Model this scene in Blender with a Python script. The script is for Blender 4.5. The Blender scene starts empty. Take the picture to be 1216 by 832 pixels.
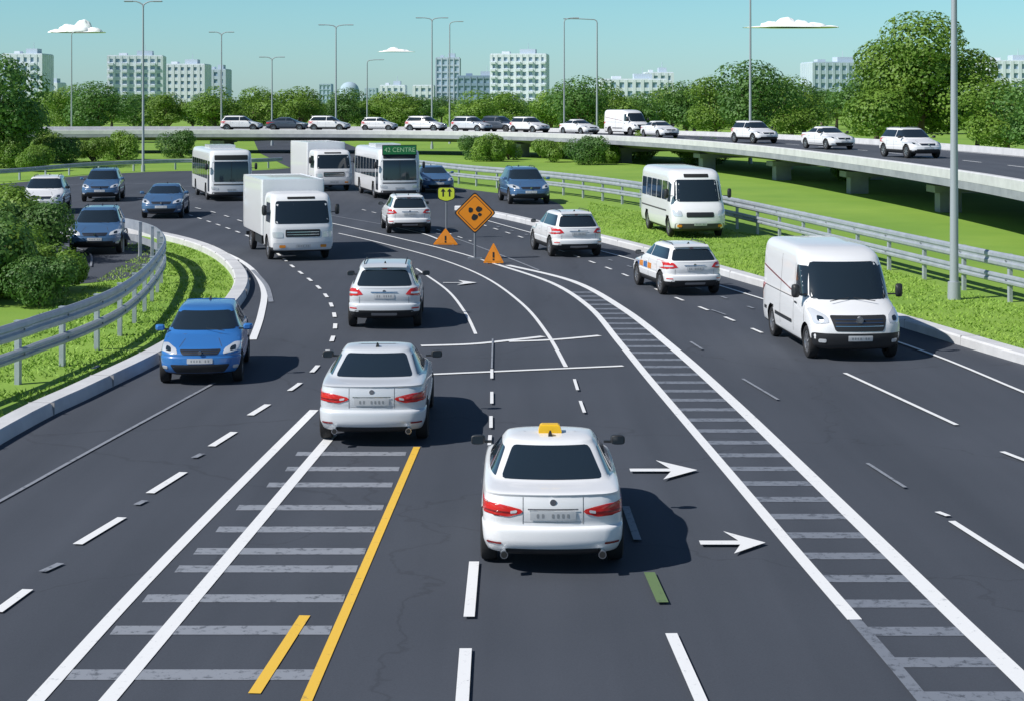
import bpy, math, random
from mathutils import Vector, Matrix, noise
from mathutils.bvhtree import BVHTree
from mathutils.geometry import tessellate_polygon
random.seed(7)
sc = bpy.context.scene
COL = sc.collection
# ---- survey: eye height, horizon row and focal length of the site survey; turns sight lines into ground points
EYE, HZ, F = 5.6, 120.0, 2000.0
def G(px, py, z=0.0):
    d = F * (EYE - z) / (py - HZ)
    return Vector(((px - 608) / F * d, d, z))
def GP(l, z=0.0): return [G(a, b, z) for a, b in l]
def V2(l, z=0.0): return [Vector((a, b, z)) for a, b in l]
def lerp(a, b, t): return a + (b - a) * t

# ------------------------------------------------------------------ materials
MATS = {}
def mat(name, c, rough=0.6, metal=0.0, coat=0.0, var=None, vscale=3.0, bump=0.0, bscale=60.0, detail=4.0, rand=0.0):
    if name in MATS: return MATS[name]
    m = bpy.data.materials.new(name); m.use_nodes = True
    nt = m.node_tree; N = nt.nodes; L = nt.links
    b = N['Principled BSDF']
    b.inputs['Base Color'].default_value = (*c, 1)
    b.inputs['Roughness'].default_value = rough
    b.inputs['Metallic'].default_value = metal
    b.inputs['Coat Weight'].default_value = coat
    b.inputs['Coat Roughness'].default_value = 0.05
    tc = N.new('ShaderNodeTexCoord')
    if var is not None:
        n = N.new('ShaderNodeTexNoise'); n.inputs['Scale'].default_value = vscale
        n.inputs['Detail'].default_value = detail; n.inputs['Roughness'].default_value = 0.65
        L.new(tc.outputs['Object'], n.inputs['Vector'])
        r = N.new('ShaderNodeValToRGB')
        r.color_ramp.elements[0].position = 0.35; r.color_ramp.elements[1].position = 0.65
        r.color_ramp.elements[0].color = (*c, 1); r.color_ramp.elements[1].color = (*var, 1)
        L.new(n.outputs['Fac'], r.inputs['Fac'])
        out = r.outputs['Color']
        if rand > 0:
            oi = N.new('ShaderNodeObjectInfo')
            hs = N.new('ShaderNodeHueSaturation')
            mr = N.new('ShaderNodeMapRange'); mr.inputs['To Min'].default_value = 1 - rand; mr.inputs['To Max'].default_value = 1 + rand
            L.new(oi.outputs['Random'], mr.inputs['Value']); L.new(mr.outputs['Result'], hs.inputs['Value'])
            L.new(out, hs.inputs['Color']); out = hs.outputs['Color']
        L.new(out, b.inputs['Base Color'])
    if bump > 0:
        n2 = N.new('ShaderNodeTexNoise'); n2.inputs['Scale'].default_value = bscale; n2.inputs['Detail'].default_value = 3
        L.new(tc.outputs['Object'], n2.inputs['Vector'])
        bp = N.new('ShaderNodeBump'); bp.inputs['Strength'].default_value = bump; bp.inputs['Distance'].default_value = 0.02
        L.new(n2.outputs['Fac'], bp.inputs['Height']); L.new(bp.outputs['Normal'], b.inputs['Normal'])
    MATS[name] = m
    return m

def asphalt_mat(name, c1, c2):
    m = bpy.data.materials.new(name); m.use_nodes = True
    nt = m.node_tree; N = nt.nodes; L = nt.links; b = N['Principled BSDF']
    b.inputs['Roughness'].default_value = 0.85
    tc = N.new('ShaderNodeTexCoord')
    def nz(sc_, det, vec=None):
        n = N.new('ShaderNodeTexNoise'); n.inputs['Scale'].default_value = sc_; n.inputs['Detail'].default_value = det
        L.new(vec or tc.outputs['Object'], n.inputs['Vector']); return n
    mp = N.new('ShaderNodeMapping'); mp.inputs['Scale'].default_value = (1.2, 0.06, 1)   # tyre-track streaks along the road
    L.new(tc.outputs['Object'], mp.inputs['Vector'])
    big = nz(0.12, 5); streak = nz(1.0, 3, mp.outputs['Vector']); fine = nz(45, 2)
    a = N.new('ShaderNodeMath'); a.operation = 'MULTIPLY_ADD'; a.inputs[1].default_value = 0.50
    L.new(big.outputs['Fac'], a.inputs[0])
    s2 = N.new('ShaderNodeMath'); s2.operation = 'MULTIPLY'; s2.inputs[1].default_value = 0.45
    L.new(streak.outputs['Fac'], s2.inputs[0]); L.new(s2.outputs[0], a.inputs[2])
    a2 = N.new('ShaderNodeMath'); a2.operation = 'MULTIPLY_ADD'; a2.inputs[1].default_value = 0.30
    L.new(fine.outputs['Fac'], a2.inputs[0]); L.new(a.outputs[0], a2.inputs[2])
    r = N.new('ShaderNodeValToRGB'); r.color_ramp.elements[0].position = 0.45; r.color_ramp.elements[1].position = 0.80
    r.color_ramp.elements[0].color = (*c1, 1); r.color_ramp.elements[1].color = (*c2, 1)
    L.new(a2.outputs[0], r.inputs['Fac'])
    # faint hairline cracks (edges of large distorted cells)
    vo = N.new('ShaderNodeTexVoronoi'); vo.feature = 'DISTANCE_TO_EDGE'; vo.inputs['Scale'].default_value = 0.13
    wn = nz(0.9, 6); ad = N.new('ShaderNodeVectorMath'); ad.operation = 'MULTIPLY_ADD'; ad.inputs[1].default_value = (1.6, 1.6, 0)
    L.new(wn.outputs['Color'], ad.inputs[0]); L.new(tc.outputs['Object'], ad.inputs[2]); L.new(ad.outputs[0], vo.inputs['Vector'])
    cr = N.new('ShaderNodeMapRange'); cr.inputs['From Min'].default_value = 0.001; cr.inputs['From Max'].default_value = 0.004; cr.inputs['To Min'].default_value = 0.80; cr.inputs['To Max'].default_value = 1.0
    L.new(vo.outputs['Distance'], cr.inputs['Value'])
    mm = N.new('ShaderNodeMix'); mm.data_type = 'RGBA'; mm.blend_type = 'MULTIPLY'; mm.inputs[0].default_value = 1.0
    L.new(r.outputs['Color'], mm.inputs[6]); L.new(cr.outputs['Result'], mm.inputs[7])
    L.new(mm.outputs[2], b.inputs['Base Color'])
    bp = N.new('ShaderNodeBump'); bp.inputs['Strength'].default_value = 0.25; bp.inputs['Distance'].default_value = 0.01
    f2 = nz(120, 2); L.new(f2.outputs['Fac'], bp.inputs['Height']); L.new(bp.outputs['Normal'], b.inputs['Normal'])
    return m

def paint_mat(name, c, worn, amt):
    m = bpy.data.materials.new(name); m.use_nodes = True
    nt = m.node_tree; N = nt.nodes; L = nt.links; b = N['Principled BSDF']; b.inputs['Roughness'].default_value = 0.6
    tc = N.new('ShaderNodeTexCoord'); n = N.new('ShaderNodeTexNoise'); n.inputs['Scale'].default_value = 9; n.inputs['Detail'].default_value = 9
    n.inputs['Roughness'].default_value = 0.75
    L.new(tc.outputs['Object'], n.inputs['Vector'])
    r = N.new('ShaderNodeValToRGB'); r.color_ramp.elements[0].position = amt; r.color_ramp.elements[1].position = amt + 0.08
    r.color_ramp.elements[0].color = (*worn, 1); r.color_ramp.elements[1].color = (*c, 1)
    L.new(n.outputs['Fac'], r.inputs['Fac']); L.new(r.outputs['Color'], b.inputs['Base Color'])
    return m

def leaf_mat(name, c1, c2, scale=0.5):
    m = mat(name, c1, 0.55, var=c2, vscale=scale, detail=3, rand=0.14)
    nt = m.node_tree; N = nt.nodes; L = nt.links; b = N['Principled BSDF']
    src = b.inputs['Base Color'].links[0].from_socket
    t = N.new('ShaderNodeBsdfTranslucent'); L.new(src, t.inputs['Color'])
    mx = N.new('ShaderNodeMixShader'); mx.inputs[0].default_value = 0.35
    L.new(b.outputs[0], mx.inputs[1]); L.new(t.outputs[0], mx.inputs[2])
    L.new(mx.outputs[0], N['Material Output'].inputs['Surface'])
    return m

M_ASPH = asphalt_mat('asphalt', (0.040, 0.048, 0.064), (0.066, 0.076, 0.098))
M_DECKASPH = asphalt_mat('deck_asphalt', (0.050, 0.058, 0.076), (0.080, 0.090, 0.112))
M_WHITE = paint_mat('road_paint_white', (0.80, 0.81, 0.82), (0.40, 0.42, 0.45), 0.33)
M_FAINT = paint_mat('road_paint_worn', (0.26, 0.28, 0.32), (0.11, 0.12, 0.14), 0.39)
M_RUNG = paint_mat('road_paint_grey', (0.19, 0.21, 0.25), (0.08, 0.09, 0.11), 0.40)
M_YEL = paint_mat('road_paint_yellow', (0.80, 0.50, 0.06), (0.45, 0.30, 0.08), 0.33)
M_GRN = paint_mat('road_paint_green', (0.13, 0.20, 0.08), (0.08, 0.11, 0.07), 0.36)
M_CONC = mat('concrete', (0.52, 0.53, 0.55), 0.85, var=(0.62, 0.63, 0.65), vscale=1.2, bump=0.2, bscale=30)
M_CONCD = mat('concrete_dark', (0.24, 0.26, 0.30), 0.85, var=(0.33, 0.35, 0.39), vscale=0.8, bump=0.2, bscale=20)  # darker grey concrete of the flyover girder, fascia and piers
M_STEEL = mat('galvanised_steel', (0.36, 0.40, 0.46), 0.45, metal=0.3, var=(0.46, 0.50, 0.56), vscale=2.0)
M_POST = mat('post_steel', (0.20, 0.22, 0.25), 0.55, metal=0.3)
M_LAMP = mat('lamp_pole_paint', (0.38, 0.42, 0.46), 0.5, metal=0.2)
M_GRASS = mat('grass', (0.165, 0.31, 0.035), 0.9, var=(0.24, 0.385, 0.05), vscale=0.10, bump=0.5, bscale=14, detail=9)
M_BLADE = mat('grass_blades', (0.19, 0.35, 0.04), 0.7, var=(0.29, 0.44, 0.065), vscale=1.0)
M_LEAF1 = leaf_mat('leaves_bright', (0.12, 0.245, 0.028), (0.25, 0.40, 0.06))
M_LEAF2 = leaf_mat('leaves_deep', (0.07, 0.17, 0.04), (0.14, 0.275, 0.055))
M_BARK = mat('bark', (0.10, 0.075, 0.05), 0.9, var=(0.17, 0.13, 0.10), vscale=6)
M_TYRE = mat('tyre_rubber', (0.018, 0.018, 0.02), 0.8)
M_RIM = mat('wheel_rim', (0.45, 0.46, 0.48), 0.3, metal=0.8)
M_GLASS = mat('window_glass', (0.016, 0.026, 0.036), 0.05, coat=0.6)
M_PLAST = mat('black_plastic', (0.022, 0.024, 0.028), 0.5)
M_ARCH = mat('wheel_arch_dark', (0.01, 0.01, 0.011), 0.9)
M_RED = mat('tail_lamp_red', (0.62, 0.02, 0.018), 0.15, coat=0.8)
M_REDD = mat('tail_lamp_dark', (0.22, 0.01, 0.012), 0.15, coat=0.8)
M_HEAD = mat('head_lamp_glass', (0.75, 0.78, 0.82), 0.12, metal=0.3, coat=1.0)
M_AMBER = mat('indicator_amber', (0.8, 0.28, 0.03), 0.25, coat=0.6)
M_PLATE = mat('number_plate', (0.56, 0.58, 0.60), 0.5, var=(0.50, 0.52, 0.55), vscale=12)
M_CHAR = mat('plate_characters', (0.27, 0.29, 0.31), 0.6)
M_CHROME = mat('chrome', (0.6, 0.61, 0.63), 0.15, metal=1.0)
M_SEAM = mat('panel_gap', (0.07, 0.07, 0.075), 0.8)
M_SEAM2 = mat('kerb_joint', (0.32, 0.32, 0.33), 0.9)
M_PWHITE = mat('car_paint_white', (0.80, 0.81, 0.83), 0.35, coat=0.6)
M_PSILV = mat('car_paint_silver', (0.66, 0.69, 0.73), 0.35, metal=0.1, coat=0.6)
M_PBLUE = mat('car_paint_blue', (0.035, 0.17, 0.48), 0.3, coat=0.8)
M_PNAVY = mat('car_paint_slate_blue', (0.06, 0.135, 0.27), 0.3, coat=0.8)
M_PDARK = mat('car_paint_dark', (0.06, 0.08, 0.11), 0.3, coat=0.8)
M_TAXI = mat('taxi_sign_yellow', (0.80, 0.48, 0.02), 0.4)
M_ORANGE = mat('sign_orange', (0.82, 0.27, 0.01), 0.45)
M_BLACK = mat('sign_black', (0.02, 0.02, 0.02), 0.5)
M_LIME = mat('sign_lime', (0.60, 0.70, 0.05), 0.45)
M_DISP = mat('display_green', (0.02, 0.22, 0.07), 0.3)
M_TXT = mat('display_text', (0.55, 0.85, 0.45), 0.5)

# ------------------------------------------------------------------ mesh builder
class MB:
    def __init__(s): s.v = []; s.f = []; s.m = []; s.mats = []
    def mi(s, m):
        if m not in s.mats: s.mats.append(m)
        return s.mats.index(m)
    def add(s, vs, fs, m):
        b = len(s.v); s.v.extend([tuple(v) for v in vs]); k = s.mi(m)
        for f in fs: s.f.append(tuple(i + b for i in f)); s.m.append(k)
    def box(s, c, sz, m, M=None):
        a, b, d = sz[0] / 2, sz[1] / 2, sz[2] / 2
        vs = [Vector((x, y, z)) for x in (-a, a) for y in (-b, b) for z in (-d, d)]
        if M is not None: vs = [M @ v for v in vs]
        vs = [v + Vector(c) for v in vs]
        s.add(vs, [(0, 1, 3, 2), (4, 6, 7, 5), (0, 4, 5, 1), (2, 3, 7, 6), (0, 2, 6, 4), (1, 5, 7, 3)], m)
    def cyl(s, p0, p1, r0, r1, m, n=12, cap=True):
        p0 = Vector(p0); p1 = Vector(p1); d = (p1 - p0).normalized()
        u = d.orthogonal().normalized(); w = d.cross(u)
        vs = []
        for p, r in ((p0, r0), (p1, r1)):
            for i in range(n):
                a = 2 * math.pi * i / n; vs.append(p + u * math.cos(a) * r + w * math.sin(a) * r)
        fs = [(i, (i + 1) % n, n + (i + 1) % n, n + i) for i in range(n)]
        if cap: fs += [tuple(range(n))[::-1], tuple(range(n, 2 * n))]
        s.add(vs, fs, m)
    def tube(s, pts, rads, m, n=8):
        vs = []; k = len(pts)
        up = None
        for i, p in enumerate(pts):
            d = (pts[min(i + 1, k - 1)] - pts[max(i - 1, 0)]).normalized()
            if up is None: up = d.orthogonal().normalized()
            u = (up - d * up.dot(d)).normalized(); up = u; w = d.cross(u)
            for j in range(n):
                a = 2 * math.pi * j / n; vs.append(p + (u * math.cos(a) + w * math.sin(a)) * rads[i])
        fs = []
        for i in range(k - 1):
            for j in range(n): fs.append((i * n + j, i * n + (j + 1) % n, (i + 1) * n + (j + 1) % n, (i + 1) * n + j))
        fs += [tuple(range(n))[::-1], tuple(range((k - 1) * n, k * n))]
        s.add(vs, fs, m)
    def sweep(s, path, prof, m, closed=True, caps=True):
        k = len(path); n = len(prof); vs = []
        for i, p in enumerate(path):
            d = (path[min(i + 1, k - 1)] - path[max(i - 1, 0)]); d.z = 0; d.normalize()
            r = Vector((d.y, -d.x, 0))
            for a, z in prof: vs.append(p + r * a + Vector((0, 0, z)))
        fs = []
        for i in range(k - 1):
            for j in range(n if closed else n - 1):
                j2 = (j + 1) % n; fs.append((i * n + j, i * n + j2, (i + 1) * n + j2, (i + 1) * n + j))
        if closed and caps: fs += [tuple(range(n)), tuple(range((k - 1) * n, k * n))[::-1]]
        s.add(vs, fs, m)
    def loft(s, rings, m):
        n = len(rings[0]); vs = [v for r in rings for v in r]; fs = []
        for i in range(len(rings) - 1):
            for j in range(n): fs.append((i * n + j, i * n + (j + 1) % n, (i + 1) * n + (j + 1) % n, (i + 1) * n + j))
        fs += [tuple(range(n))[::-1], tuple(range((len(rings) - 1) * n, len(rings) * n))]
        s.add(vs, fs, m)
    def mesh(s, name, ang=35):
        me = bpy.data.meshes.new(name); me.from_pydata(s.v, [], s.f)
        for m in s.mats: me.materials.append(m)
        me.polygons.foreach_set('material_index', s.m)
        if ang:
            me.polygons.foreach_set('use_smooth', [True] * len(s.f))
            me.set_sharp_from_angle(angle=math.radians(ang))
        me.update(); return me
def obj(name, me, parent=None, loc=(0, 0, 0)):
    o = bpy.data.objects.new(name, me); COL.objects.link(o); o.location = loc
    if parent: o.parent = parent
    return o
def empty(name, loc=(0, 0, 0), rz=0.0, s=1.0):
    o = bpy.data.objects.new(name, None); o.empty_display_size = 0.3; COL.objects.link(o)
    o.location = loc; o.rotation_euler = (0, 0, rz); o.scale = (s, s, s); return o

def catm(pts, n=6):
    out = []; k = len(pts)
    for i in range(k - 1):
        p0 = pts[max(i - 1, 0)]; p1 = pts[i]; p2 = pts[i + 1]; p3 = pts[min(i + 2, k - 1)]
        for j in range(n):
            t = j / n
            out.append(0.5 * ((2 * p1) + (p2 - p0) * t + (2 * p0 - 5 * p1 + 4 * p2 - p3) * t * t + (3 * p1 - p0 - 3 * p2 + p3) * t ** 3))
    out.append(pts[-1].copy()); return out
def resample(path, step):
    out = [path[0].copy()]; acc = 0.0
    for a, b in zip(path, path[1:]):
        L = (b - a).length
        if L < 1e-9: continue
        t = step - acc
        while t <= L: out.append(a.lerp(b, t / L)); t += step
        acc = L - (t - step)
    return out

# ------------------------------------------------------------------ ground and roads
g = MB(); g.add([(-4000, -600, 0), (4000, -600, 0), (4000, 6000, 0), (-4000, 6000, 0)], [(0, 1, 2, 3)], M_GRASS)
obj('ground', g.mesh('ground', None))

lk = V2([(-9.6, -12), (-9.2, 5), (-8.9, 16)]) + GP([(0, 520), (100, 470), (190, 425), (262, 378), (287, 345), (280, 322), (255, 303), (220, 290), (180, 281), (150, 277), (130, 281), (122, 292)])
left_kerb = catm(lk, 6)
far_left = catm(GP([(85, 285), (40, 268), (0, 256), (-150, 240)]), 4) + catm(GP([(-150, 224), (0, 219), (100, 209), (200, 204), (300, 203), (345, 200)]), 4)
under = catm(V2([(-27, 180), (-40, 260), (-62, 400)]), 4) + catm(V2([(-48, 400), (-28, 260), (-15, 180)]), 4)
rb = catm(GP([(440, 206), (480, 213), (560, 226), (640, 236), (668, 246), (668, 262), (700, 281), (760, 298), (900, 338), (1060, 383), (1216, 430)]) + V2([(13.6, 25), (15.5, 10), (16, -12)]), 5)
poly = left_kerb + far_left + under + rb
for p in poly: p.z = 0.018
r = MB(); tris = tessellate_polygon([poly]); r.add(poly, tris, M_ASPH)
road = obj('road', r.mesh('road', None))
rp = MB(); ramp = catm(GP([(98, 270), (116, 292), (122, 312), (95, 326), (30, 333), (-120, 335)]), 8)
rp.sweep([p + Vector((0, 0, 0.011)) for p in ramp], [(-2.0, 0), (2.0, 0)], M_ASPH, closed=False)
obj('slip_road', rp.mesh('slip_road', None))

kprof = [(-0.24, -0.05), (-0.24, 0.20), (-0.20, 0.24), (0.16, 0.24), (0.20, 0.20), (0.23, -0.05)]
def kerb(name, path, prof=kprof):
    b = MB(); path = [p.copy() for p in path]
    for p in path: p.z = 0
    b.sweep(path, prof, M_CONC)
    js = resample(path, 3.0)
    for i in range(1, len(js) - 1):
        d = js[i + 1] - js[i - 1]; a = math.atan2(d.y, d.x); w = max(q[0] for q in prof) - min(q[0] for q in prof); h = max(q[1] for q in prof)
        b.box((js[i].x, js[i].y, h / 2 + .002), (.016, w + .012, h + .004), M_SEAM2, Matrix.Rotation(a, 3, 'Z'))
    return obj(name, b.mesh(name, 40))
kerb('kerb', left_kerb)
right_kerb = catm(V2([(16, -12), (15.5, 10), (13.6, 25)]) + GP([(1216, 430), (1060, 383), (900, 338), (760, 298), (660, 274), (600, 260), (545, 250)]), 6)
kerb('kerb', right_kerb)
kerb('kerb', far_left[:13], [(-0.1, 0), (-0.1, 0.12), (0.1, 0.12), (0.1, 0)])

# ------------------------------------------------------------------ road markings
mk = MB(); ZL = [0.026]
def strip(path, w, m=M_WHITE):
    ZL[0] += 0.0006
    b = [Vector((p.x, p.y, ZL[0])) for p in path]
    mk.sweep(b, [(-w / 2, 0), (w / 2, 0)], m, closed=False)
def line(l, w, m=M_WHITE, n=6): strip(catm(GP(l), n) if len(l) > 2 else GP(l), w, m)
def dashed(l, on, off, w, m=M_WHITE):
    p = resample(catm(GP(l), 8), 0.1); a = int(on / 0.1); b = int((on + off) / 0.1); i = 0
    ZL[0] += 0.0006
    while i < len(p) - 3:
        q = p[i:i + a + 1]
        if len(q) > 2: mk.sweep([Vector((v.x, v.y, ZL[0])) for v in q], [(-w / 2, 0), (w / 2, 0)], m, closed=False)
        i += b
def rung(x0, x1, y, t, m=M_RUNG):
    mk.add([(x0, y - t / 2, 0.0225), (x1, y - t / 2, 0.0225), (x1, y + t / 2, 0.0225), (x0, y + t / 2, 0.0225)], [(0, 1, 2, 3)], m)
for y, a, b in [(540, 352, 482), (558, 340, 474), (577, 318, 466), (604, 282, 455), (630, 258, 445), (656, 232, 434), (677, 210, 424), (712, 172, 409), (750, 134, 393), (803, 82, 372)]:
    p = G(a, y); q = G(b, y); rung(p.x, q.x, p.y, 0.30, M_FAINT)
line([(373, 488), (200, 663), (45, 832), (-60, 950)], 0.16)
line([(395, 517), (262, 675), (130, 832), (30, 950)], 0.17)
line([(495, 532), (365, 832), (330, 910)], 0.11, M_YEL)
line([(362, 733), (302, 826)], 0.12, M_YEL)
LL = [(590, 315), (655, 337), (700, 366), (735, 407), (770, 450), (820, 509), (880, 580), (950, 663), (1015, 738)]
RL = [(603, 316), (680, 335), (740, 368), (800, 415), (870, 478), (950, 555), (1050, 652), (1130, 730), (1216, 812), (1300, 895)]
line(LL, 0.16); line(RL, 0.22)
lx = catm(GP(LL + [(1060, 790), (1110, 850), (1160, 910)]), 8); rx = catm(GP(RL), 8)
def xat(path, y):
    for a, b in zip(path, path[1:]):
        if (a.y - y) * (b.y - y) <= 0 and abs(a.y - b.y) > 1e-6: return lerp(a.x, b.x, (y - a.y) / (b.y - a.y))
    return None
y = 14.8
while y < 50:
    a = xat(lx, y); b = xat(rx, y)
    if a is not None and b is not None and b - a > 0.25: rung(a + 0.02, b - 0.02, y, 0.30)
    y += 0.98
strip([p for p in lx if p.y < 18.2], 0.14, M_RUNG)
line([(402, 278), (450, 289), (520, 308), (575, 330), (620, 362), (650, 398), (672, 437)], 0.09)
line([(494, 320), (530, 345), (552, 372), (565, 398)], 0.08)
line([(330, 252), (412, 270), (470, 283), (540, 300), (592, 316)], 0.10)
line([(300, 240), (400, 258), (470, 270), (530, 281), (600, 306), (640, 322)], 0.08, M_FAINT)
line([(500, 412), (560, 410), (610, 405), (645, 401)], 0.22)
line([(604, 407), (655, 405), (712, 400)], 0.2)
line([(512, 446), (740, 436)], 0.16)
line([(455, 268), (500, 278), (520, 285)], 0.1)
line([(-40, 617), (0, 597), (120, 530), (255, 456)], 0.07, M_FAINT)
line([(190, 282), (235, 291), (270, 303), (298, 320), (313, 345), (310, 375), (300, 405)], 0.18)
line([(300, 322), (316, 340), (322, 360)], 0.14, M_FAINT)
for a, b in [((297, 495), (318, 482)), ((251, 532), (278, 515)), ((178, 588), (218, 563)), ((92, 649), (145, 617)), ((-4, 730), (33, 703)), ((-140, 830), (-90, 795))]: line([a, b], 0.13)
for a, b in [((230, 546), (240, 541)), ((162, 602), (172, 597)), ((50, 682), (72, 672)), ((110, 440), (118, 436))]: line([a, b], 0.10, M_FAINT)
dashed([(215, 253), (300, 284), (350, 320), (385, 350), (398, 383), (388, 420), (362, 452), (325, 478)], 0.9, 1.3, 0.10)
dashed([(560, 264), (640, 290), (730, 323), (790, 350), (860, 378), (930, 408)], 0.8, 1.5, 0.09)
dashed([(590, 270), (680, 296), (760, 322), (840, 348), (905, 372)], 0.5, 1.9, 0.08, M_FAINT)
dashed([(430, 250), (500, 268), (560, 288)], 0.8, 1.2, 0.08)
line([(1300, 503), (1216, 468), (1075, 411), (900, 355), (760, 312), (650, 283), (560, 258)], 0.09)
line([(1003, 445), (1136, 507)], 0.09); line([(1130, 622), (1216, 677), (1300, 730)], 0.10); line([(1190, 539), (1250, 562)], 0.10); line([(1113, 611), (1126, 616)], 0.09)
for a, b in [((882, 452), (924, 477)), ((1030, 553), (1075, 582)), ((820, 408), (834, 417)), ((845, 370), (862, 376))]: line([a, b], 0.06, M_FAINT)
line([(563, 671), (557, 737)], 0.12); line([(553, 775), (548, 850)], 0.125); line([(797, 757), (840, 855)], 0.125)
line([(771, 684), (787, 720)], 0.13, M_GRN); line([(743, 605), (757, 645)], 0.10, M_FAINT)
for a, b in [((583, 497), (583, 511)), ((584, 468), (584, 482)), ((584, 441), (584, 452)), ((582, 520), (581, 532)), ((689, 479), (694, 493)), ((682, 453), (686, 466))]: line([a, b], 0.06)
line([(585, 405), (584, 440)], 0.035, M_FAINT)
def arrow(p, q, wshaft=0.19):
    a = G(*p); b = G(*q); L = b.x - a.x; y0 = a.y; ZL[0] += 0.0006; z = ZL[0]; h = L * 0.62
    pts = [(0, -wshaft / 2), (L * .60, -wshaft / 2), (L * .44, -h), (L, 0), (L * .44, h * 1.1), (L * .60, wshaft / 2), (0, wshaft / 2)]
    v = [(a.x + u, y0 + w, z) for u, w in pts]
    mk.add(v, [(0, 1, 5, 6), (1, 2, 3), (1, 3, 5), (5, 3, 4)], M_WHITE)
arrow((748, 562), (828, 562)); arrow((831, 649), (909, 649))
arrow((526, 338), (566, 338), 0.1)
line([(-60, 232), (60, 222), (150, 219), (240, 224)], 0.08, M_FAINT)
line([(0, 250), (60, 262), (90, 280)], 0.09); line([(60, 290), (104, 301), (108, 318)], 0.07, M_FAINT)
dashed([(-60, 242), (40, 236), (150, 236), (240, 250), (330, 280)], 1.2, 2.0, 0.09)
obj('road_markings', mk.mesh('road_markings', None))

# ------------------------------------------------------------------ grass blades
def inpoly(x, y, P):
    c = False; j = len(P) - 1
    for i in range(len(P)):
        if (P[i].y > y) != (P[j].y > y) and x < (P[j].x - P[i].x) * (y - P[i].y) / (P[j].y - P[i].y) + P[i].x: c = not c
        j = i
    return c
def blades(b, P, n, hmin=0.05, hmax=0.14):
    x0 = min(p.x for p in P); x1 = max(p.x for p in P); y0 = min(p.y for p in P); y1 = max(p.y for p in P); k = 0
    vs = []; fs = []
    while k < n:
        x = random.uniform(x0, x1); y = random.uniform(y0, y1)
        if not inpoly(x, y, P): continue
        if noise.noise(Vector((x * .8, y * .8, 0))) < random.uniform(-0.5, 0.1):
            k += 0.3; continue
        a = random.uniform(0, 6.28); w = random.uniform(.012, .028); h = random.uniform(hmin, hmax)
        dx, dy = math.cos(a) * w, math.sin(a) * w; lx_, ly_ = random.uniform(-.08, .08), random.uniform(-.08, .08)
        i = len(vs); vs += [(x - dx, y - dy, 0), (x + dx, y + dy, 0), (x + lx_, y + ly_, h)]; fs.append((i, i + 1, i + 2)); k += 1
    b.add(vs, fs, M_BLADE)
gb = MB()
lkp = [p - Vector((0.32, 0, 0)) for p in left_kerb if 14 < p.y < 66]
blades(gb, lkp + V2([(-13.6, 62), (-12.6, 48), (-12, 36), (-14, 22), (-12, 14)]), 26000, .03, .09)
blades(gb, GP([(1290, 448), (1216, 418), (1060, 373), (900, 329), (760, 290), (690, 268), (700, 240), (925, 285), (1216, 365), (1300, 390)]), 24000, 0.03, 0.08)
obj('grass', gb.mesh('grass', None))

# ------------------------------------------------------------------ guard rails
def guardrail(name, base, h, beams, step=2.2, side=1):
    e = empty(name); pth = catm(base, 8); b = MB()
    for zc, hh in beams:
        q = hh / 2
        prof = [(0, zc - q), (0.055, zc - q * .75), (0.06, zc - q * .35), (0.015, zc - q * .1), (0.015, zc + q * .1), (0.06, zc + q * .35), (0.055, zc + q * .75), (0, zc + q), (-0.02, zc + q), (-0.02, zc - q)]
        b.sweep(pth, [(a * side, z) for a, z in prof], M_STEEL)
    obj('beam', b.mesh('beam', 25), e)
    c = MB(); ps = resample(pth, step)
    for i, p in enumerate(ps):
        d = ps[min(i + 1, len(ps) - 1)] - ps[max(i - 1, 0)]; a = math.atan2(d.y, d.x)
        M = Matrix.Rotation(a, 3, 'Z')
        c.box(p + M @ Vector((0, 0.075 * side, h / 2 - .02)), (0.13, 0.10, h - .04), M_STEEL, M)
        c.box(p + M @ Vector((0, 0.075 * side, h - .03)), (0.15, 0.12, 0.02), M_STEEL, M)
        for zc, hh in beams: c.cyl(p + M @ Vector((0, -0.05 * side, zc)), p + M @ Vector((0, -.075 * side, zc)), .028, .022, M_POST, 8)
    obj('posts', c.mesh('posts', 30), e)
guardrail('guardrail', V2([(-13.5, 6), (-11.6, 20)]) + GP([(0, 466), (42, 449), (100, 425), (143, 401), (172, 374), (190, 347), (195, 330), (186, 314), (165, 304), (146, 299)]), 1.28, [(1.08, .36), (0.60, .24)], 2.3, 1)
guardrail('guardrail', GP([(1500, 440), (1300, 387), (1216, 364), (1165, 351), (1050, 320), (925, 286), (840, 264), (760, 247), (700, 237), (640, 229), (560, 221), (500, 213), (455, 205)]), 1.36, [(1.15, .40), (0.62, .28)], 3.0, -1)
guardrail('guardrail', GP([(-160, 222), (0, 216), (100, 207), (200, 202), (300, 201), (335, 199)]), 0.85, [(0.7, .34)], 4.0, 1)

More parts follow.
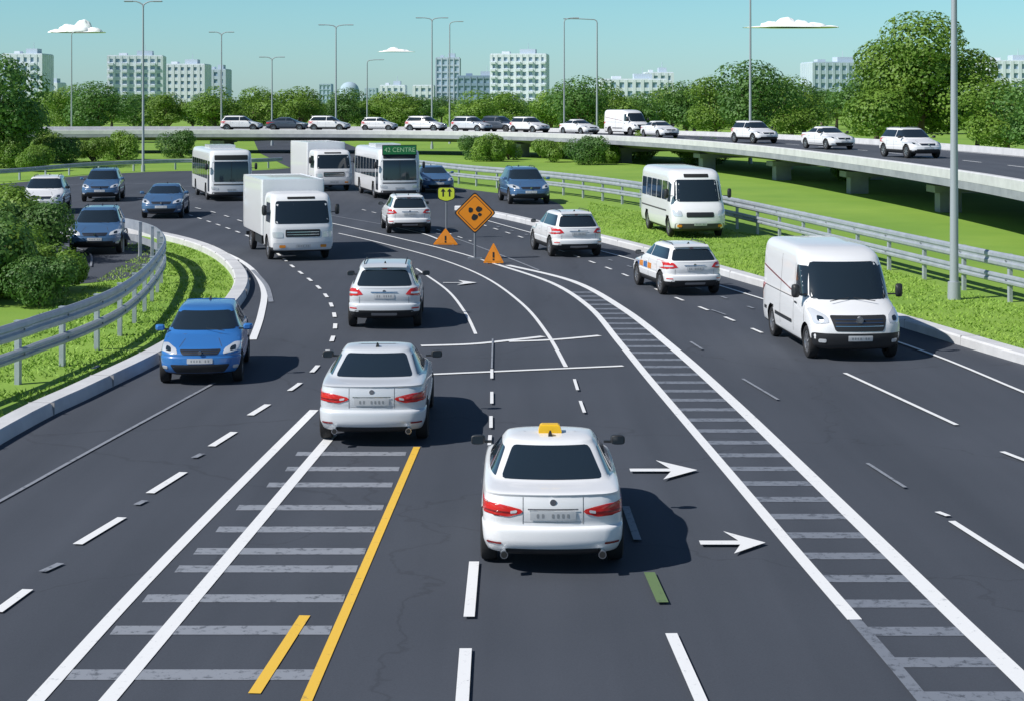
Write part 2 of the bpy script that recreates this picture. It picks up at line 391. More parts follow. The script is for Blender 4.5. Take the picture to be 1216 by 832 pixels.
# ------------------------------------------------------------------ flyover
DZ = 2.3
near = catm(V2([(16, 20), (18.6, 45), (19.7, 64.7), (19.6, 79.5), (18.75, 95.7), (16.9, 116), (12.5, 138), (3.5, 160), (-9.5, 173), (-28, 178), (-52, 176), (-90, 168), (-140, 155)]), 8)
for p in near: p.z = DZ
fo = empty('flyover'); fb = MB()
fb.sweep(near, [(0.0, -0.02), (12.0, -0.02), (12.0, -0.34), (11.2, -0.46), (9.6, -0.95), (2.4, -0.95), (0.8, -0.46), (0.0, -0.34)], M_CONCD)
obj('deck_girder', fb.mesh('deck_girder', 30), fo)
fb = MB(); fb.sweep(near, [(0.25, 0), (11.75, 0)], M_DECKASPH, closed=False); obj('deck_road', fb.mesh('deck_road', None), fo)
fb = MB()
fb.sweep(near, [(-0.10, -0.20), (-0.10, 0.20), (-0.05, 0.24), (0.2, 0.24), (0.24, 0.004), (-0.02, 0.002), (-0.004, -0.20)], M_CONC)
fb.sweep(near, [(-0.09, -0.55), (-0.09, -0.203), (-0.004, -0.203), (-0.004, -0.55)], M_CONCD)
fb.sweep(near, [(12.10, -0.34), (12.004, -0.34), (12.02, 0.002), (11.76, 0.004), (11.8, 0.42), (12.05, 0.42), (12.10, 0.38)], M_CONC)
obj('parapet', fb.mesh('parapet', 30), fo)
fb = MB()
for o_ in (0.7, 11.3): fb.sweep([p + Vector((0, 0, 0.006)) for p in near], [(o_ - .07, 0), (o_ + .07, 0)], M_WHITE, closed=False)
cl = resample(near, 1.0)
for i in range(0, len(cl) - 4, 7): fb.sweep([p + Vector((0, 0, 0.006)) for p in cl[i:i + 4]], [(5.93, 0), (6.07, 0)], M_WHITE, closed=False)
obj('deck_markings', fb.mesh('deck_markings', None), fo)
fb = MB(); rs = resample(near, 1.0)
def offs(path, k):
    d = (path[min(k + 1, len(path) - 1)] - path[max(k - 1, 0)]); d.z = 0; d.normalize(); return d, Vector((d.y, -d.x, 0))
k = 14
while k < len(rs) - 5:
    d, rr_ = offs(rs, k); p = rs[k]
    if not (-29 < p.x < -11 and p.y > 150):
        a = math.atan2(rr_.y, rr_.x); M = Matrix.Rotation(a, 3, 'Z')
        cc = p + rr_ * 6
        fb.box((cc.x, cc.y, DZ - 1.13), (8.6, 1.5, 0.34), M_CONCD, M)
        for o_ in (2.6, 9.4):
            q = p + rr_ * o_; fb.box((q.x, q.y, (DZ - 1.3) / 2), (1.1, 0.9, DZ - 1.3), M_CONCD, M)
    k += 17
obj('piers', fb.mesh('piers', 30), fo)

# ------------------------------------------------------------------ street lamps
def lamp(px, depth, h, arms=(1,), al=2.0, r0=0.11, z0=0.0, ang=0.0):
    X = (px - 608) / F * depth
    e = empty('street_lamp', (X, depth, z0), ang); b = MB()
    b.cyl((0, 0, 0), (0, 0, 0.5), r0 * 1.5, r0 * 1.4, M_LAMP, 14); b.cyl((0, 0, 0.5), (0, 0, h - .4), r0, r0 * .55, M_LAMP, 14)
    for s in arms:
        pts = [Vector((0, 0, h - .45)), Vector((s * .05, 0, h - .2)), Vector((s * .3, 0, h - .04)), Vector((s * al * .6, 0, h + .04)), Vector((s * al, 0, h + .06))]
        b.tube(pts, [r0 * .55, r0 * .5, r0 * .45, r0 * .42, r0 * .4], M_LAMP, 8)
    obj('pole', b.mesh('pole', 40), e)
    b = MB()
    for s in arms:
        v = []
        x0, x1 = s * (al - .1), s * (al + .62)
        for zz, f in ((h + .0, .8), (h + .06, 1), (h + .11, .7)):
            v.append([Vector((x0 + (1 - f) * .1 * s, -.12 * f, zz)), Vector((x1 - (1 - f) * .3 * s, -.16 * f, zz)), Vector((x1 - (1 - f) * .3 * s, .16 * f, zz)), Vector((x0 + (1 - f) * .1 * s, .12 * f, zz))])
        b.loft(v, M_LAMP)
    obj('lamp_head', b.mesh('lamp_head', 30), e)
lamp(1133, 47.5, 11.2, (-1,), 2.2, 0.125)
lamp(170, 133, 13.4, (1, -1), .9, 0.11)
lamp(85, 215, 14.4, (1,), .9, 0.11)
lamp(263, 200, 13.7, (1, -1), .9, 0.12)
lamp(323, 210, 11.0, (1, -1), 1.0, 0.12)
lamp(399, 192, 14.2, (1, -1), 1.4, 0.12)
lamp(436, 240, 11.4, (1,), 1.8, 0.13)
lamp(513, 196, 15.2, (1, -1), 1.3, 0.12)
lamp(534, 220, 15.9, (1,), 1.2, 0.12)
lamp(709, 190, 14.8, (-1,), 3.2, 0.13)
lamp(670, 180, 14.4, (1,), 1.0, 0.10)
lamp(891, 150, 18.5, (-1,), 2.0, 0.13)

# ------------------------------------------------------------------ vehicles
def ringpts(w, y0, y1, rf, rr, bf, br, sb, z):
    h = []
    for t in (0, .35, .7): h.append((t * (w - rr), y0))
    for k in range(6):
        a = -math.pi / 2 + k / 5 * math.pi / 2; h.append((w - rr + rr * math.cos(a), y0 + rr + rr * math.sin(a)))
    for k in range(1, 12): h.append((w, lerp(y0 + rr, y1 - rf, k / 12)))
    for k in range(6):
        a = k / 5 * math.pi / 2; h.append((w - rf + rf * math.cos(a), y1 - rf + rf * math.sin(a)))
    for t in (.7, .35, 0): h.append((t * (w - rf), y1))
    out = []
    mid = (y0 + y1) / 2; hl = (y1 - y0) / 2
    def bow(x, y):
        s = (y - mid) / hl; u = (x / w) ** 2
        if s > 0: y2 = y - bf * u * s ** 3
        else: y2 = y + br * u * (-s) ** 3
        return Vector((x * (1 - sb * s * s * abs(s)), y2, z))
    for x, y in h: out.append(bow(x, y))
    for x, y in h[-2:0:-1]: out.append(bow(-x, y))
    return out
def interp_layers(L, n=3, ten=0.3):
    out = []; k = len(L)
    for i in range(k - 1):
        p0 = L[max(i - 1, 0)]; p1 = L[i]; p2 = L[i + 1]; p3 = L[min(i + 2, k - 1)]
        for j in range(n):
            t = j / n; h1 = 2 * t ** 3 - 3 * t * t + 1; h2 = -2 * t ** 3 + 3 * t * t; h3 = t ** 3 - 2 * t * t + t; h4 = t ** 3 - t * t
            out.append([h1 * p1[c] + h2 * p2[c] + h3 * ten * (p2[c] - p0[c]) + h4 * ten * (p3[c] - p1[c]) for c in range(len(p1))])
    out.append(list(L[-1]))
    return out
def shell(layers, n=3):
    m = MB(); m.loft([ringpts(w, y0, y1, rf, rr, bf, br, sb, z) for z, w, y0, y1, rf, rr, bf, br, sb in interp_layers(layers, n)], M_PWHITE); return m
def cut_arches(sh, wheels, hw, R, matfun):
    me = sh.mesh('tmp', None); o = obj('tmp', me)
    c = MB()
    for wy, wz in wheels:
        for s in (-1, 1): c.cyl((s * (hw - .34), wy, wz), (s * (hw + .3), wy, wz), R, R, M_ARCH, 32)
    co = obj('tmpc', c.mesh('tmpc', None))
    md = o.modifiers.new('b', 'BOOLEAN'); md.operation = 'DIFFERENCE'; md.object = co; md.solver = 'EXACT'
    dg = bpy.context.evaluated_depsgraph_get(); dg.update()
    r_ = bpy.data.meshes.new_from_object(o.evaluated_get(dg))
    if len(r_.polygons) < 50: r_ = me
    out = MB(); out.v = [tuple(v.co) for v in r_.vertices]
    for p in r_.polygons:
        ct = p.center; m_ = None
        for wy, wz in wheels:
            if (Vector((ct.y - wy, ct.z - wz))).length < R + .004: m_ = M_ARCH
        if m_ is None: m_ = matfun(ct)
        out.f.append(tuple(p.vertices)); out.m.append(out.mi(m_))
    bpy.data.objects.remove(o); bpy.data.objects.remove(co)
    return out
def round_poly(pts, r, n=4):
    out = []; k = len(pts)
    for i in range(k):
        p = Vector(pts[i]); a = Vector(pts[i - 1]); b = Vector(pts[(i + 1) % k])
        da = (a - p); db = (b - p); rr = min(r, da.length * .45, db.length * .45)
        A = p + da.normalized() * rr; B = p + db.normalized() * rr
        for j in range(n + 1):
            t = j / n; out.append(A * (1 - t) ** 2 + p * 2 * t * (1 - t) + B * t * t)
    return out
def patch(b, bvh, pts, side, m, off=0.005, r=0.04, nu=12, nv=9):
    P = round_poly(pts, r); z0 = min(p.y for p in P); z1 = max(p.y for p in P)
    rows = []
    for j in range(nv + 1):
        t = 0.5 - 0.5 * math.cos(math.pi * j / nv); z = lerp(z0 + 1e-4, z1 - 1e-4, t); xs = []
        for i in range(len(P)):
            a = P[i - 1]; c = P[i]
            if (a.y - z) * (c.y - z) <= 0 and abs(a.y - c.y) > 1e-9: xs.append(lerp(a.x, c.x, (z - a.y) / (c.y - a.y)))
        if not xs: xs = [0, 0]
        rows.append((z, min(xs), max(xs)))
    D = {'rear': Vector((0, 1, 0)), 'front': Vector((0, -1, 0)), 'right': Vector((-1, 0, 0)), 'left': Vector((1, 0, 0))}[side]
    vs = []; ok = []
    for z, a, c in rows:
        for i in range(nu + 1):
            u = lerp(a, c, i / nu)
            o = Vector((u, 0, z)) if side in ('rear', 'front') else Vector((0, u, z))
            loc, nrm, idx, dist = bvh.ray_cast(o - D * 12, D)
            if loc is None: vs.append(o); ok.append(False)
            else:
                if nrm.dot(D) > 0: nrm = -nrm
                vs.append(loc + nrm * off); ok.append(True)
    fs = []
    for j in range(nv):
        for i in range(nu):
            q = (j * (nu + 1) + i, j * (nu + 1) + i + 1, (j + 1) * (nu + 1) + i + 1, (j + 1) * (nu + 1) + i)
            if all(ok[k_] for k_ in q):
                ds = [(vs[q[0]] - vs[q[1]]).length, (vs[q[1]] - vs[q[2]]).length, (vs[q[0]] - vs[q[3]]).length]
                if max(ds) < 0.75: fs.append(q)
    b.add(vs, fs, m)
def rect(x0, x1, z0, z1): return [(x0, z0), (x1, z0), (x1, z1), (x0, z1)]
def both(b, bvh, pts, side, m, **k):
    patch(b, bvh, pts, side, m, **k); patch(b, bvh, [(-x, z) for x, z in pts], side, m, **k)
def sides(b, bvh, pts, m, **k):
    patch(b, bvh, pts, 'left', m, **k); patch(b, bvh, pts, 'right', m, **k)
def plate(b, bvh, side, cx, cz, w, h, off):
    patch(b, bvh, rect(cx - w / 2, cx + w / 2, cz - h / 2, cz + h / 2), side, M_PLATE, off=off, r=.012)
    x = cx - w * .36
    for q in (1, 1, 0, 1, 1, 1, 1):   # pressed characters
        if q: patch(b, bvh, rect(x, x + w * .055, cz - h * .22, cz + h * .22), side, M_CHAR, off=off + .002, r=.004, nu=2, nv=2)
        x += w * .11
def wheel(r, w=0.21):
    b = MB(); n = 32
    prof = [(r * .62, w * .36), (r * .68, w * .46), (r * .86, w * .5), (r * .96, w * .42), (r, w * .25), (r, -w * .25), (r * .96, -w * .42), (r * .86, -w * .5), (r * .62, -w * .46)]
    vs = []; k = len(prof)
    for i in range(n):
        a = 2 * math.pi * i / n
        for rr, x in prof: vs.append((x, rr * math.cos(a), rr * math.sin(a)))
    fs = [(i * k + j, i * k + j + 1, ((i + 1) % n) * k + j + 1, ((i + 1) % n) * k + j) for i in range(n) for j in range(k - 1)]
    b.add(vs, fs, M_TYRE)
    b.cyl((w * .05, 0, 0), (w * .12, 0, 0), r * .63, r * .63, M_ARCH, 24)
    rim = []
    for i in range(n):
        a = 2 * math.pi * i / n
        for rr, x in ((r * .64, w * .12), (r * .66, w * .40), (r * .60, w * .42), (r * .56, w * .12)): rim.append((x, rr * math.cos(a), rr * math.sin(a)))
    b.add(rim, [(i * 4 + j, i * 4 + j + 1, ((i + 1) % n) * 4 + j + 1, ((i + 1) % n) * 4 + j) for i in range(n) for j in range(3)], M_RIM)
    b.cyl((w * .12, 0, 0), (w * .44, 0, 0), r * .15, r * .12, M_RIM, 12)
    for i in range(7):
        a = 2 * math.pi * i / 7; M = Matrix.Rotation(a, 3, 'X'); b.box(M @ Vector((w * .32, 0, r * .35)), (w * .14, r * .13, r * .52), M_RIM, M)
    return b.mesh('wheel', 40)
WH = {}
def getwheel(r):
    if r not in WH: WH[r] = wheel(r)
    return WH[r]
def bvh_of(*mbs):
    v = []; f = []
    for m in mbs:
        b = len(v); v += [Vector(x) for x in m.v]; f += [tuple(i + b for i in q) for q in m.f]
    return BVHTree.FromPolygons(v, f)
def mirrors(b, hw, y, z, m, big=1.0):
    for s in (-1, 1):
        wx, hz = (.10, .068) if big < 1.2 else (.085, .19 if big > 1.3 else .15)
        cx = s * (hw + .10 + (.06 if big > 1.2 else 0)); rings = []
        for t, f in ((-.055, .80), (-.045, .95), (-.01, 1.0), (.04, .90), (.075, .55)):
            ring = []
            for i in range(16):
                a = i * math.pi / 8; ca, sa = math.cos(a), math.sin(a); p = .55
                ring.append(Vector((cx + wx * f * math.copysign(abs(ca) ** p, ca) - s * .18 * (t + .05), y + t, z + hz * f * math.copysign(abs(sa) ** p, sa))))
            rings.append(ring)
        b.loft(rings, m)
        b.box((cx, y - .058, z), (wx * 1.5, .004, hz * 1.5), M_GLASS)
        b.box((s * (hw - .01), y + .02, z - hz * .5), (.18, .05, .03), M_PLAST)

CARSPEC = {
    'sedan': dict(L=4.6, W=1.80, H=1.43, hood=.97, cowl=1.08, rb=-1.74, rt=-.98, ft=.28, r=.33, wb=2.72, g=0.03, tl=(.73, .88), style='sedan'),
    'hatch': dict(L=3.85, W=1.70, H=1.44, hood=.95, cowl=1.02, rb=-1.82, rt=-1.46, ft=.25, r=.31, wb=2.5, g=0.02, tl=(.78, .97), style='hatch'),
    'suv': dict(L=4.35, W=1.86, H=1.60, hood=1.02, cowl=1.12, rb=-2.05, rt=-1.70, ft=.38, r=.36, wb=2.65, g=.07, tl=(.84, 1.02), style='suv'),
}
CARSPEC['patrol'] = dict(CARSPEC['suv']); CARSPEC['patrol']['H'] = 1.55
TPL = {}
def car(kind, paint):
    key = (kind, paint.name)
    if key in TPL: return TPL[key]
    S = CARSPEC[kind]; L, W, H, hood, cowl, rb_, rt, ft, r_, wb, g_ = [S[k_] for k_ in ('L', 'W', 'H', 'hood', 'cowl', 'rb', 'rt', 'ft', 'r', 'wb', 'g')]
    sed = S['style'] == 'sedan'
    hl, hw = L / 2, W / 2; lay = []
    def A(z, w, y0, y1, rf=.28, rr=.24, bf=.16, br=.12, sb=.05): lay.append((z, hw * w, y0, y1, rf, rr, bf, br, sb))
    A(.19 + g_, .84, -hl + .26, hl - .22); A(.25 + g_, .93, -hl + .09, hl - .07); A(.38 + g_, .985, -hl + .0, hl); A(.52 + g_, 1.0, -hl + .0, hl - .01)
    A(.56 + g_, 1.0, -hl + .015, hl - .015); A(.585 + g_, .985, -hl + .06, hl - .03)
    z0 = .60 + g_
    for u, y1 in ((0.1, hl - .04), (.25, hl - .09), (.45, hl - .22), (.65, lerp(hl - .2, cowl, .38)), (.84, lerp(hl - .2, cowl, .72)), (1, cowl)):
        A(lerp(z0, hood, u), lerp(.99, .955, u ** 2), -hl + .07 - .03 * math.sin(u * 3.1), y1)
    zg = hood + .07; gs = .15 if sed else .07
    if sed:
        A(hood + .03, .945, -hl + .055, cowl - .05, rr=.2, sb=.06); A(hood + .048, .915, -hl + .12, cowl - .08, rr=.2, sb=.07); A(hood + .06, .90, lerp(-hl, rb_, .6), cowl - .1, rr=.18, sb=.11); A(zg + .005, .89, rb_ + .02, cowl - .13, rr=.15, sb=gs)
    else:
        A(hood + .03, .93, -hl + .07, cowl - .06); A(zg, .90, rb_ + .0, cowl - .12, rr=.18, sb=gs)
    zt = H - .09; wt = .68 if sed else .71; w0 = .89
    for u in (.35, .7, 1.0): A(lerp(zg, zt, u), lerp(w0, wt, u), lerp(rb_, rt, u), lerp(cowl - .12, ft, u), rf=.18, rr=.14, bf=.14, br=.10, sb=gs)
    A(H - .04, wt - .05, rt + .10, ft - .16, .2, .14, .1, .05, gs * .7); A(H - .012, wt - .13, rt + .25, ft - .38, .2, .14, .06, .04, gs * .4); A(H, .36, rt + .5, ft - .65, .15, .15, .03, .03, .0)
    sh = shell(lay, 3); wy = wb / 2; yoff = -0.03
    wheels = [(wy + yoff + .05, r_), (-wy + yoff - .02, r_)]
    skirt = .25 + g_ if S['style'] != 'suv' else .44
    body = cut_arches(sh, wheels, hw, r_ + .055, lambda c: M_PLAST if c.z < skirt else paint)
    bv = bvh_of(body); win = MB(); lt = MB(); tr = MB()
    zw0, zw1 = zg + .03, H - .12
    kf = 1 - gs; gt = (wt - .04) * kf; gb_ = .84 * kf
    if sed:
        patch(win, bv, [(-gb_ * hw, zw0 - .012), (gb_ * hw, zw0 - .012), (gt * hw, H - .085), (-gt * hw, H - .085)], 'rear', M_GLASS, r=.05, nu=16)
    else:
        patch(win, bv, [(-.76 * hw, hood + .06), (.76 * hw, hood + .06), ((gt - .02) * hw, H - .14), (-(gt - .02) * hw, H - .14)], 'rear', M_GLASS, r=.08, nu=16)
        g3 = gt - .02
        tr.loft([[Vector((x * hw, rt + yy, H + zz)) for x, yy, zz in ((-(g3 + .03), .16, -.035), (-g3, -.06, -.075), (0, -.10, -.062), (g3, -.06, -.075), (g3 + .03, .16, -.035), (0, .2, -.01))], [Vector((x * hw, rt + yy, H + zz)) for x, yy, zz in ((-(g3 + .02), .16, -.015), (-(g3 - .01), -.055, -.05), (0, -.09, -.038), (g3 - .01, -.055, -.05), (g3 + .02, .16, -.015), (0, .2, .008))]], paint)
        patch(tr, bv, rect(-.06, .06, H - .135, H - .115), 'rear', M_RED, off=.03, r=.006)
        tr.tube([Vector((.0, rt - .27, hood + .11)), Vector((-.32, rt - .24, hood + .16))], [.012, .008], M_PLAST, 5)
    patch(win, bv, [(-(gb_ + .02) * hw, zw0 - .03), ((gb_ + .02) * hw, zw0 - .03), (gt * hw, H - .09), (-gt * hw, H - .09)], 'front', M_GLASS, r=.07, nu=16)
    rbz = rb_ + (.30 if sed else .24)
    sides(win, bv, [(rbz, zw0 - .01), (-.12, zw0 - .01), (-.12, zw1), (rt + .14, zw1)], M_GLASS, r=.04, nu=18)
    sides(win, bv, [(-.06, zw0 - .01), (cowl - .38, zw0 - .01), (ft - .02, zw1), (-.06, zw1)], M_GLASS, r=.04, nu=14)
    for yy in (-.09, .98, -1.0):
        sides(tr, bv, rect(yy - .006, yy + .006, .36 + g_, hood + .02), M_SEAM, off=.003, r=.002, nu=1)
    sides(tr, bv, rect(-.95, -.75, hood - .13, hood - .095), paint, off=.022, r=.01, nu=3)
    sides(tr, bv, rect(.10, .30, hood - .13, hood - .095), paint, off=.022, r=.01, nu=3)
    sides(tr, bv, rect(-.85, .95, .335 + g_, .36 + g_), M_SEAM, off=.003, r=.004, nv=1)
    if kind == 'patrol':
        for i, (mm_) in enumerate((M_PBLUE, M_AMBER, M_PBLUE, M_AMBER)): sides(tr, bv, rect(1.02 - i * .48, 1.44 - i * .48, .62 + g_, .80 + g_), mm_, off=.004, r=.02)
    a, c = S['tl']
    if sed:
        both(lt, bv, [(.40 * hw, a + .055), (.60 * hw, a), (.985 * hw, a + .01), (.975 * hw, c + .015), (.70 * hw, c - .005), (.44 * hw, a + .10)], 'rear', M_RED, off=.010, r=.02, nu=18)
        both(lt, bv, [(.58 * hw, a + .045), (.93 * hw, a + .05), (.92 * hw, a + .07), (.60 * hw, a + .065)], 'rear', M_REDD, off=.014, r=.008)
        both(lt, bv, [(.48 * hw, a + .055), (.58 * hw, a + .04), (.58 * hw, a + .075), (.49 * hw, a + .085)], 'rear', M_HEAD, off=.015, r=.01, nu=3, nv=3)
        plate(tr, bv, 'rear', 0, a + .02, .56, .115, .012)
        patch(tr, bv, rect(-.31, .31, a + .088, a + .106), 'rear', M_CHROME, off=.016, r=.006, nv=2)
        patch(tr, bv, rect(-.36, .36, a - .065, a - .060), 'rear', M_SEAM, off=.003, r=.002, nv=1)
        both(tr, bv, rect(.405 * hw, .413 * hw, .64, hood), 'rear', M_SEAM, off=.003, r=.002, nu=1)
        patch(tr, bv, rect(-.66 * hw, .66 * hw, .25, .345), 'rear', M_PLAST, off=.006, r=.03)
        both(lt, bv, rect(.70 * hw, .90 * hw, .40, .425), 'rear', M_REDD, off=.008, r=.01)
        for s in (-1, 1): tr.cyl((s * .60, -hl + .12, .285), (s * .60, -hl - .0, .285), .05, .05, M_CHROME, 14); tr.cyl((s * .60, -hl - .002, .285), (s * .60, -hl - .004, .285), .038, .038, M_BLACK, 14)
    else:
        both(lt, bv, [(.56 * hw, a + .03), (.985 * hw, a - .02), (.955 * hw, c + .03), (.70 * hw, c)], 'rear', M_RED, off=.010, r=.03, nu=16)
        both(lt, bv, [(.72 * hw, a + .06), (.95 * hw, a + .05), (.94 * hw, a + .10), (.72 * hw, a + .10)], 'rear', M_HEAD, off=.014, r=.01)
        plate(tr, bv, 'rear', 0, a, .52, .12, .010)
        patch(tr, bv, rect(-.34, .34, a + .085, a + .11), 'rear', M_CHROME, off=.016, r=.008, nv=2)
        both(tr, bv, rect(.66 * hw, .668 * hw, .66, a - .01), 'rear', M_SEAM, off=.003, r=.002, nu=1)
        patch(tr, bv, rect(-.80 * hw, .80 * hw, .26 + g_, .42 + g_), 'rear', M_PLAST, off=.006, r=.05)
        patch(tr, bv, rect(-.35 * hw, .35 * hw, .29 + g_, .36 + g_), 'rear', M_RIM, off=.012, r=.03)
        both(lt, bv, rect(.74 * hw, .93 * hw, .455 + g_, .485 + g_), 'rear', M_RED, off=.008, r=.01)
        if S['style'] == 'suv':
            for s in (-1, 1): tr.tube([Vector((s * (wt - .15) * hw, rt + .2, H - .03)), Vector((s * (wt - .14) * hw, rt + .3, H + .035)), Vector((s * (wt - .14) * hw, ft - .5, H + .035)), Vector((s * (wt - .15) * hw, ft - .35, H - .03))], [.014] * 4, M_PLAST, 6)
    tr.cyl((0, -hl + .14, hood - .06), (0, -hl + .045, hood - .06), .04, .04, M_CHROME, 16)
    zh = lerp(z0, hood, .30)
    both(lt, bv, [(.54 * hw, zh - .07), (.96 * hw, zh - .03), (.98 * hw, zh + .10), (.80 * hw, zh + .11), (.58 * hw, zh + .03)], 'front', M_HEAD, off=.008, r=.03, nu=14)
    both(lt, bv, [(.70 * hw, zh - .02), (.84 * hw, zh - .01), (.84 * hw, zh + .07), (.72 * hw, zh + .05)], 'front', M_GLASS, off=.012, r=.03)
    patch(tr, bv, [(-.42 * hw, zh - .08), (.42 * hw, zh - .08), (.50 * hw, zh + .02), (-.50 * hw, zh + .02)], 'front', M_PLAST, off=.006, r=.03)
    for q in range(3): patch(tr, bv, rect(-.42 * hw, .42 * hw, zh - .065 + q * .03, zh - .057 + q * .03), 'front', M_CHROME, off=.011, r=.002, nv=1)
    tr.cyl((0, hl - .1, zh - .03), (0, hl + .0, zh - .03), .04, .04, M_CHROME, 14)
    patch(tr, bv, [(-.58 * hw, .26 + g_), (.58 * hw, .26 + g_), (.72 * hw, .43 + g_), (-.72 * hw, .43 + g_)], 'front', M_PLAST, off=.006, r=.04)
    plate(tr, bv, 'front', 0, .50 + g_, .52, .105, .012)
    both(lt, bv, rect(.78 * hw, .91 * hw, .33 + g_, .40 + g_), 'front', M_HEAD, off=.008, r=.03)
    both(tr, bv, [(.40 * hw, hood - .06), (.412 * hw, hood - .06), (.52 * hw, zh + .05), (.508 * hw, zh + .05)], 'front', M_SEAM, off=.003, r=.002, nu=1)
    mirrors(tr, hw * .98, cowl - .32, zg + .04, M_PLAST if paint in (M_PWHITE, M_PSILV) else paint)
    tr.tube([Vector((-.45, cowl + .02, hood + .075)), Vector((-.05, cowl - .10, hood + .11))], [.008, .006], M_PLAST, 5)
    tr.loft([[Vector((x * .03, rt + .32 + yy, H - .02)) for x, yy in ((-1, -.08), (1, -.08), (1, .08), (-1, .08))]] + [[Vector((x * .01, rt + .26 + yy, H + .06)) for x, yy in ((-1, -.03), (1, -.03), (1, .02), (-1, .02))]], M_PLAST)
    parts = [('body', body.mesh('body', 28)), ('windows', win.mesh('windows', 60)), ('lights', lt.mesh('lights', 60)), ('trim', tr.mesh('trim', 35))]
    w = [(s * (hw - .105), y_, r_, s) for s in (-1, 1) for y_, _ in wheels]
    TPL[key] = (parts, w, L, H); return TPL[key]

